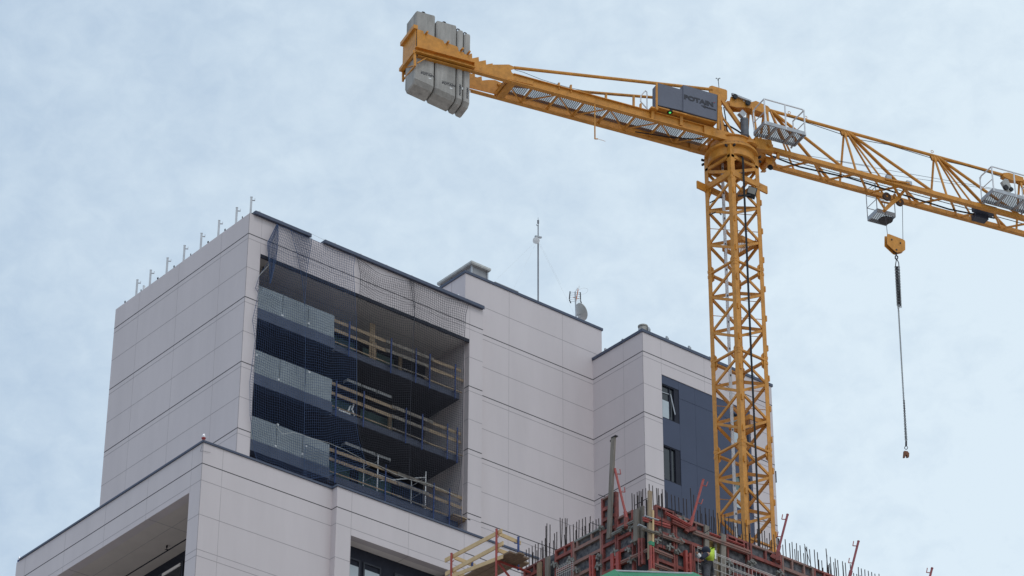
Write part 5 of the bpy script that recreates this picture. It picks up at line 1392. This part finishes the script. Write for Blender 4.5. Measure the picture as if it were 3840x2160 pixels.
tag(mb.build('head_plate', steel_d, None, p), 'small steel head plate on top of the tall grey timber post', 'plate')
timber(2054, 2089, 2200, 14, 'l', wood_g, 'grey timber upright at the left end of the left formwork wall')
timber(2023, 2110, 2210, 13, 'l', wood, 'warm brown timber upright left of the grey one at the left wall end')
timber(2386, 1911, 2030, 16, 'l', wood_g, 'stained timber upright just left of the corner gap')
timber(2406, 1900, 2060, 15, 'l', wood_g, 'grey timber upright in the corner gap, second from the left', 0.02)
timber(2437, 1842, 2100, 12, 'r', wood, 'tall pale timber board at the wall corner with its top among the rebars', 0.10)
timber(2447, 1915, 2090, 6, 'r', wood_n, 'thin fresh timber lath beside the corner board', 0.13)
timber(2649, 1972, 2185, 15, 'r', wood_g, 'grey timber upright left of the yellowish filler boards', 0.12)
timber(2681, 2030, 2185, 9, 'r', wood_g, 'slim timber upright in the middle of the filler boards', 0.05)
timber(2711, 2004, 2190, 18, 'r', wood_g, 'wide weathered timber upright right of the filler boards', 0.12)
# vertical steel soldiers
def soldier(x0, x1, yt, yb, plane, m, label, dep=0.16, cap=None):
    f = (lambda x, y, o=0.0: ony(x, y, YF-o)) if plane == 'r' else (lambda x, y, o=0.0: onx(x, y, XF-o))
    ax = Vector((1, 0, 0)) if plane == 'r' else Vector((0, -1, 0)); nn = Vector((0, 1, 0)) if plane == 'r' else Vector((1, 0, 0))
    a, b = f(x0, yt, dep), f(x1, yt+(x1-x0)*(0.4 if plane == 'r' else -0.5), dep); zb = f(x0, yb, dep).z
    wd = (b-a).dot(ax)
    mb = MB(); z1 = a.z
    for o0, o1 in ((0, wd*0.36), (wd*0.64, wd)):
        p = a+ax*((o0+o1)/2)
        mb.bar((p.x, p.y, zb), (p.x, p.y, z1-0.04 if o0 else z1), abs(o1-o0), 0.10, up=nn)
    n = int((z1-zb)/0.22)
    for i in range(n):
        p = a+ax*wd*0.5; mb.bar(p+Vector((0, 0, zb+0.12+0.22*i-a.z))-ax*wd*0.2, p+Vector((0, 0, zb+0.12+0.22*i-a.z))+ax*wd*0.2, 0.05, 0.06)
    o = tag(mb.build('steel_soldier', m, None, (a.x, a.y, zb)), label, 'steel soldier', 'red steel soldiers on the formwork')
    if cap:
        mb = MB(); p = a+ax*wd*0.5; mb.bar((p.x, p.y, z1+0.002), (p.x, p.y, z1+0.12), wd*1.05, 0.12, up=nn); mb.build('cap', cap, o)
soldier(2566, 2589, 2064, 2200, 'r', redpost, 'bright red double soldier beside the worker on the right wall')
soldier(2590, 2601, 2042, 2200, 'r', redp, 'slim dull red soldier between the bright soldier and the worker', 0.12)
soldier(2435, 2449, 2045, 2200, 'r', redpost, 'bright red soldier with a green tip at the wall corner', 0.18, green)
soldier(2213, 2229, 2086, 2220, 'l', redpost, 'bright red soldier on the wide grey-topped panel of the left wall')
soldier(2293, 2324, 2080, 2220, 'l', redpost, 'wide bright red double soldier under the tall grey timber post')
soldier(2396, 2414, 2022, 2125, 'l', redp, 'dull red soldier hanging in the corner gap')
# walers
def waler(a, b, plane, m, label, h=0.10, dep=0.15):
    f = (lambda x, y: ony(x, y, YF-dep)) if plane == 'r' else (lambda x, y: onx(x, y, XF-dep))
    p, q_ = f(*a), f(*b)
    mb = MB(); mb.bar(p, q_, 0.05, h); mb.bar(p+ZV*0, q_, 0.10, 0.02)
    tag(mb.build('waler', m, None, p), label, 'waler', 'walers on the formwork walls')
waler((2416, 1936), (2468, 1952), 'r', galv, 'short pale galvanised waler at the wall corner', 0.05, 0.17)
waler((2412, 1946), (2512, 1975), 'r', redpost, 'red waler under the pale galvanised one at the corner', 0.13)
waler((2498, 1925), (2588, 1972), 'r', redpost, 'red waler running to the foot of the bright prop', 0.09, 0.18)
waler((2520, 1955), (2600, 1990), 'r', redp, 'dull red waler under the foot of the bright prop', 0.12)
waler((2598, 1994), (2812, 2072), 'r', redg, 'long pale cement-smeared waler beam left of the crane mast foot', 0.13, 0.20)
waler((2655, 1999), (2790, 2048), 'r', redpost, 'red waler just above the long pale beam', 0.07, 0.14)
waler((2405, 1981), (2470, 2003), 'r', wood_g, 'grey waler in the corner, upper', 0.08, 0.2)
waler((2455, 2000), (2560, 2036), 'r', redg, 'cement-smeared waler over the first right wall panel', 0.10)
waler((2452, 2062), (2522, 2090), 'r', redg, 'cement-smeared waler low on the first right wall panel', 0.11)
waler((2455, 2118), (2524, 2142), 'r', redg, 'lowest waler on the first right wall panel', 0.10)
waler((2295, 2005), (2335, 1984), 'l', clampm, 'short grey waler beside the tall timber post', 0.09, 0.2)
waler((2316, 1985), (2378, 1955), 'l', clampm, 'grey waler under the slanting prop foot', 0.09, 0.2)
waler((2394, 1968), (2420, 1980), 'r', galv, 'pale short waler bridging the corner gap', 0.05, 0.22)
waler((2330, 2110), (2440, 2058), 'l', redg, 'cement-smeared waler low on the left wall near the corner', 0.10)
# clamps
def clamp(px, py, plane):
    f = (lambda x, y: ony(x, y, YF-0.14)) if plane == 'r' else (lambda x, y: onx(x, y, XF-0.14))
    p = f(px, py); ax = Vector((1, 0, 0)) if plane == 'r' else Vector((0, 1, 0)); nn = Vector((0, -1, 0)) if plane == 'r' else Vector((-1, 0, 0))
    k = rnd.uniform(0.65, 0.95); tl = rnd.uniform(-0.04, 0.04)
    mb = MB(); mb.bar(p-ax*0.17*k, p+ax*0.17*k+ZV*tl, 0.055, 0.06); mb.bar(p-ZV*0.14*k-ax*tl, p+ZV*0.13*k+nn*0.02, 0.06, 0.05)
    mb.bar(p-ax*0.13*k-ZV*0.03, p-ax*0.13*k+nn*-0.06-ZV*0.06, 0.05, 0.08); mb.tube(p, p+nn*0.08, 0.03, 8)
    tag(mb.build('panel_clamp', clampm, None, p), 'grey cement-crusted clamp joining red panels on the %s formwork wall' % ('right' if plane == 'r' else 'left'), 'clamp', 'clamps on the %s formwork wall' % ('right' if plane == 'r' else 'left'))
for x, y in ((450, 950), (620, 1040), (730, 1100), (800, 640), (470, 835), (650, 890), (770, 950), (1490, 1390), (1460, 1260), (1780, 1260)): clamp(2350+x/3.814, 1780+y/3.814, 'r')
for x, y in ((120, 1190), (650, 1385)): clamp(2800+x/5.175, 1880+y/5.175, 'r')
for x, y in ((600, 1220), (1040, 760), (1010, 1170), (1470, 760), (1520, 950), (1430, 1080), (1480, 1210), (1000, 1310), (690, 1370), (1330, 790), (1240, 1110), (370, 1290)): clamp(1980+x/3.814, 1780+y/3.814, 'l')
# wire mesh guard beside the worker
YM = YF-0.45
ms = MB()
def mq(x, y): return ony(2350+x/3.814, 1780+y/3.814, YM)
pA, pB = mq(1020, 1030), mq(1907, 1320)
xa, xb = pA.x, pB.x+1.2
for dz in (0, 0.045, 0.26, 0.30, 0.52, 0.72, 0.78, 0.96, 1.15): ms.tube((xa, YM, pA.z-dz), (xb, YM, pA.z-dz), 0.0115 if dz < 1 else 0.008, 5)
n = int((xb-xa)/0.15)
for i in range(n+1): ms.tube((xa+0.15*i, YM+0.012, pA.z-1.3), (xa+0.15*i, YM+0.012, pA.z+0.03), 0.006, 4)
tag(ms.build('wire_mesh', mat('wire_grey', (0.55, 0.53, 0.51), 0.6, 0.3, 0.2, 8), None, (xa, YM, pA.z-1.3)), 'pale welded wire mesh guard running right from behind the worker', 'wire mesh')
ms = MB(); YM2 = XF-0.35
for k in range(4):
    a, b = onx(2085, 2138+8*k, YM2), onx(2148, 2108+8*k, YM2); ms.tube(a, b, 0.008, 5)
for k in range(9):
    a = onx(2088+7.5*k, 2132-3.6*k, YM2); ms.tube(a, a-ZV*0.5, 0.006, 4); ms.tube(a, a+ZV*0.07+Vector((0.02, 0, 0)), 0.006, 4)
tag(ms.build('wire_mesh', MATS['wire_grey'], None, a), 'small wire mesh with bent tips low on the left formwork wall', 'wire mesh')
# green tarpaulin at the bottom edge
YG = YF-2.6
gp = [ony(*c_, YG) for c_ in ((2240, 2166), (2306, 2134), (2320, 2142), (2335, 2145), (2460, 2146), (2585, 2148), (2597, 2144.5), (2612, 2150), (2650, 2168))]
tp = MB(); off = [Vector((0, -0.25, -0.9)), Vector((0.02, -0.35, -1.0))]
row2 = [p+Vector((0.06*math.sin(3*i), -0.55+0.08*math.sin(2.3*i), -0.85)) for i, p in enumerate(gp)]
row3 = [p+Vector((0.05*math.sin(2*i), 0.6, -0.35)) for i, p in enumerate(gp)]
th_ = Vector((0, 0, -0.012))
n = len(gp)
for ra, rb in ((gp, row2), (gp, row3)):
    for i in range(n-1):
        tp.prism([ra[i], ra[i+1], rb[i+1], rb[i]], [ra[i]+th_, ra[i+1]+th_, rb[i+1]+th_, rb[i]+th_])
tag(tp.build('tarpaulin', green, None, gp[4]-ZV), 'green tarpaulin cover along the bottom edge below the worker', 'tarpaulin')
tb_ = MB(); tb_.tube(gp[1]-ZV*0.05, gp[6]-ZV*0.05, 0.03, 8)
for p in (gp[1], gp[6]): tb_.tube(p-ZV*0.05+Vector((0, 0.05, 0)), p-ZV*3+Vector((0, 0.05, 0)), 0.024, 8)
tag(tb_.build('tarpaulin_pole', galv, None, gp[1]-ZV*3), 'galvanised pole carrying the green tarpaulin', 'pole')
sv = MB(); sv.box(XF-1.4, 60.0, YF-1.5, YF-0.2, 37.7, 37.8); sv.box(XF-1.4, XF-0.2, YF-0.19, 62.5, 37.7, 37.8)
tag(sv.build('work_platform', wood, None, (50, YF-1.5, 37.7)), 'timber work platform round the foot of the formwork, below the photo edge', 'platform')

# ================================================================== timber platform with guardrail at the left wall
XB = 50.9
bn, bf = onx(1944, 2016, XB), onx(1771, 2112, XB)
rn = ony(1862, 1986, bn.y); XRD = rn.x
rf = onx(1693, 2077, XRD)
pt_ = thing('platform_guardrail', ((XB+XRD)/2, (bn.y+bf.y)/2, bn.z-1.5), 'fresh timber guardrail box on red and blue posts at the left end of the formwork', 'guardrail')
for nm_, P_, mm, dn in (('post', rn, redpost, 1.55), ('post', rf, redpost, 1.55), ('post', bn, bluepost, 1.05), ('post', bf, bluepost, 1.05)):
    mb = MB(); mb.tube(P_-ZV*dn, P_, 0.034, 10); mb.tube(P_, P_+ZV*0.02, 0.038, 10)
    s_ = 1 if mm is redpost else -1
    for dz in (0.20, 0.70): mb.path([P_-ZV*dz, P_-ZV*dz+Vector((s_*0.10, 0.05, 0.0)), P_-ZV*(dz-0.05)+Vector((s_*0.13, 0.05, 0))], 0.012, 5)
    mb.build(nm_, mm, pt_)
for a, b in (((1669, 2102), (1882, 1990)), ((1671, 2153), (1887, 2037))):
    p, q_ = onx(*a, XRD+0.06), onx(*b, XRD+0.06)
    mb = MB(); mb.bar(p, q_, 0.035, 0.13); mb.build('board', wood_n, pt_)
for a, b, Y0 in (((1869, 2001), (1952, 2037), bn.y), ((1866, 2062), (1945, 2091), bn.y), ((1705, 2091), (1783, 2122), bf.y), ((1700, 2146), (1778, 2176), bf.y)):
    p, q_ = ony(*a, Y0+0.06), ony(*b, Y0+0.06)
    mb = MB(); mb.bar(p, q_, 0.035, 0.12); mb.build('board', wood_n, pt_)
zd_ = onx(1887, 2096, XRD+0.25).z
for i in range(3):
    x0 = XRD+0.05+i*0.245
    mb = MB(); y1 = bn.y-0.55-0.12*(i % 2); mb.box(x0, x0+0.22, y1, bf.y+0.9, zd_-0.05-0.003*i, zd_)
    tag(mb.build('deck_plank', mat('deck_brown', (0.20, 0.135, 0.09), 0.8, 0, 0.25, 5) if i == 0 else MATS['deck_brown'], None, (x0+0.11, y1, zd_-0.05)), ['outermost pale deck plank of the timber platform by the red posts', 'second deck plank from the outside of the timber platform', 'third deck plank of the timber platform', 'innermost deck plank of the timber platform next to the formwork'][i], 'plank')
mb = MB(); p, q_ = onx(1690, 2163, XRD+0.02), onx(1886, 2087, XRD+0.02); mb.bar(p, q_, 0.03, 0.12)
tag(mb.build('toe_board', wood_n, None, q_), 'pale toe board standing on the outer edge of the timber platform', 'board')
mb = MB(); a, b = onx(1935, 2128, XB+0.15), onx(1972, 2108, XB+0.15); mb.bar(a, b, 0.24, 0.05); tag(mb.build('plank', wood, None, a), 'short timber plank end sticking out between the platform and the red formwork', 'plank')
for Y0, lb_ in ((bn.y, 'near red steel bracket carrying the timber platform on the formwork'), (bf.y, 'far red steel bracket under the timber platform, at the photo edge')):
    mb = MB()
    mb.tube((XRD, Y0, zd_-0.12), (XF-0.12, Y0, zd_-0.12), 0.04, 8); mb.tube((XRD+0.05, Y0, zd_-0.15), (XF-0.12, Y0, zd_-1.1), 0.035, 8)
    tag(mb.build('platform_bracket', redpost, None, (XB, Y0, zd_-0.2)), lb_, 'bracket')

# ================================================================== the worker
YP = YF-0.95
def wp(px, py, dy=0.0): return ony(px, py, YP+dy)
head = wp(2645, 2067, -0.12)
per = thing('person', Vector((wp(2655, 2140).x, YP, 37.8)), 'person in a hi-vis yellow jacket and dark hood leaning left over the wire mesh', 'person')
def skin_mesh(name, verts, edges, m, parent, lev=2):
    base = Vector(parent['base'])
    me = bpy.data.meshes.new(name); me.from_pydata([v[0]-base for v in verts], edges, []); me.materials.append(m)
    o = bpy.data.objects.new(name, me); COL.objects.link(o); o.parent = parent; o['base'] = tuple(base)
    sk = o.modifiers.new('skin', 'SKIN'); sk.use_smooth_shade = True
    sv_ = me.skin_vertices[0].data
    for v, d in zip(verts, sv_): d.radius = (v[1], v[1])
    sv_[0].use_root = True
    ss = o.modifiers.new('sub', 'SUBSURF'); ss.levels = lev; ss.render_levels = lev
    return o
pel = Vector((wp(2658, 2122).x, YP+0.05, wp(2658, 2122).z)); chest = wp(2664, 2082, 0.0); nk = wp(2657, 2068, -0.06)
shl, shr = wp(2650, 2076, -0.24), wp(2668, 2072, 0.18)
ell, elr = wp(2632, 2094, -0.32), wp(2648, 2106, 0.1)
hal, har = wp(2622, 2082, -0.30), wp(2634, 2100, -0.15)
hz = 37.8
def leg(dx_, dy_): return [pel+Vector((dx_, dy_, -0.08)), Vector((pel.x+dx_*1.3-0.05, pel.y+dy_-0.04, (pel.z+hz)/2+0.03)), Vector((pel.x+dx_*1.4+0.02, pel.y+dy_, hz+0.09)), Vector((pel.x+dx_*1.4-0.13, pel.y+dy_-0.08, hz+0.04))]
l1, l2 = leg(-0.09, -0.08), leg(0.09, 0.08)
hdv = (head-nk).normalized()
V = [(pel, 0.10), (chest, 0.09), (nk, 0.055), (head-hdv*0.03, 0.09), (head+hdv*0.08, 0.085),
     (shl, 0.05), (ell, 0.045), (hal, 0.032), (shr, 0.05), (elr, 0.045), (har, 0.032)]
E_ = [(0, 1), (1, 2), (2, 3), (3, 4), (1, 5), (5, 6), (6, 7), (1, 8), (8, 9), (9, 10)]
for l in (l1, l2):
    b = len(V); V += [(l[0], 0.09), (l[1], 0.062), (l[2], 0.045), (l[3], 0.04)]; E_ += [(0, b), (b, b+1), (b+1, b+2), (b+2, b+3)]
for hnd, el_, wi in ((hal, ell, 7), (har, elr, 10)):
    d = (hnd-el_).normalized(); s_ = d.cross(ZV).normalized(); palm = hnd+d*0.07
    b = len(V); V.append((palm, 0.034)); E_.append((wi, b))
    for k, ln_ in enumerate((0.075, 0.085, 0.08, 0.062)):
        r0 = palm+d*0.015+s_*(0.03-0.02*k); c_ = len(V)
        V += [(r0, 0.010), (r0+d*ln_*0.55-ZV*0.012, 0.009), (r0+d*ln_*0.8-ZV*0.045, 0.008)]; E_ += [(b, c_), (c_, c_+1), (c_+1, c_+2)]
    c_ = len(V); V += [(palm-d*0.03+s_*0.045, 0.012), (palm+d*0.02+s_*0.065-ZV*0.02, 0.009)]; E_ += [(b, c_), (c_, c_+1)]
skin_mesh('body', V, E_, skin, per)
jk = [(pel+ZV*0.10, 0.17), (chest+Vector((0.02, 0, 0.0)), 0.20), (wp(2664, 2066, 0), 0.16), (wp(2655, 2062, -0.02), 0.09), (shr, 0.10), (wp(2662, 2096, 0.2), 0.085), (shl*0.7+chest*0.3, 0.10)]
skin_mesh('jacket', jk, [(0, 1), (1, 2), (2, 3), (1, 4), (4, 5), (1, 6)], hiviz, per)
sl_ = [(shl, 0.088), (ell, 0.068), (hal-(hal-ell)*0.05, 0.05)]; skin_mesh('sleeve', sl_, [(0, 1), (1, 2)], navy, per)
sl_ = [(shr*0.4+elr*0.6, 0.088), (elr, 0.07), (har-(har-elr)*0.05, 0.05)]; skin_mesh('sleeve', sl_, [(0, 1), (1, 2)], navy, per)
tv_ = [(pel-ZV*0.02, 0.17)]; te = []
for l in (l1, l2):
    b = len(tv_); tv_ += [(l[0], 0.115), (l[1], 0.085), (l[2]+ZV*0.02, 0.07)]; te += [(0, b), (b, b+1), (b+1, b+2)]
skin_mesh('trousers', tv_, te, mat('work_trousers', (0.075, 0.075, 0.085), 0.85, 0, 0.4, 9), per)
face = (-RT*0.75-ZV*0.55-FW*0.3).normalized()
hd_ = MB(); c0 = head-face*0.025
ax = (hdv-face*0.1).normalized()
hd_.lathe(c0, [(0.06, -0.13), (0.115, -0.08), (0.128, 0.0), (0.112, 0.07), (0.07, 0.115), (0.02, 0.13)], 18, 0, ax); hd_.build('hood', navy, per, smooth=True)
fc = MB(); fc.lathe(head+face*0.095, [(0.012, 0), (0.018, 0.02), (0.008, 0.035)], 8, 0, face)
sd = face.cross(ax).normalized()
for k in (-1, 1): fc.lathe(head+face*0.092+ax*0.03+sd*0.032*k, [(0.012, 0), (0.006, 0.01)], 8, 0, face)
fc.bar(head+face*0.088-ax*0.05-sd*0.025, head+face*0.088-ax*0.05+sd*0.025, 0.012, 0.014); fc.build('face', skin, per)
gv = MB(); d = (hal-ell).normalized(); gv.tube(hal-d*0.06, hal+d*0.05, 0.046, 10); gv.build('cuff', white, per)
gv = MB(); p = chest+Vector((0.07, -0.13, -0.02)); gv.bar(p-ZV*0.12, p+ZV*0.14, 0.05, 0.01, up=(0, 1, 0)); gv.build('reflective_band', alu, per)
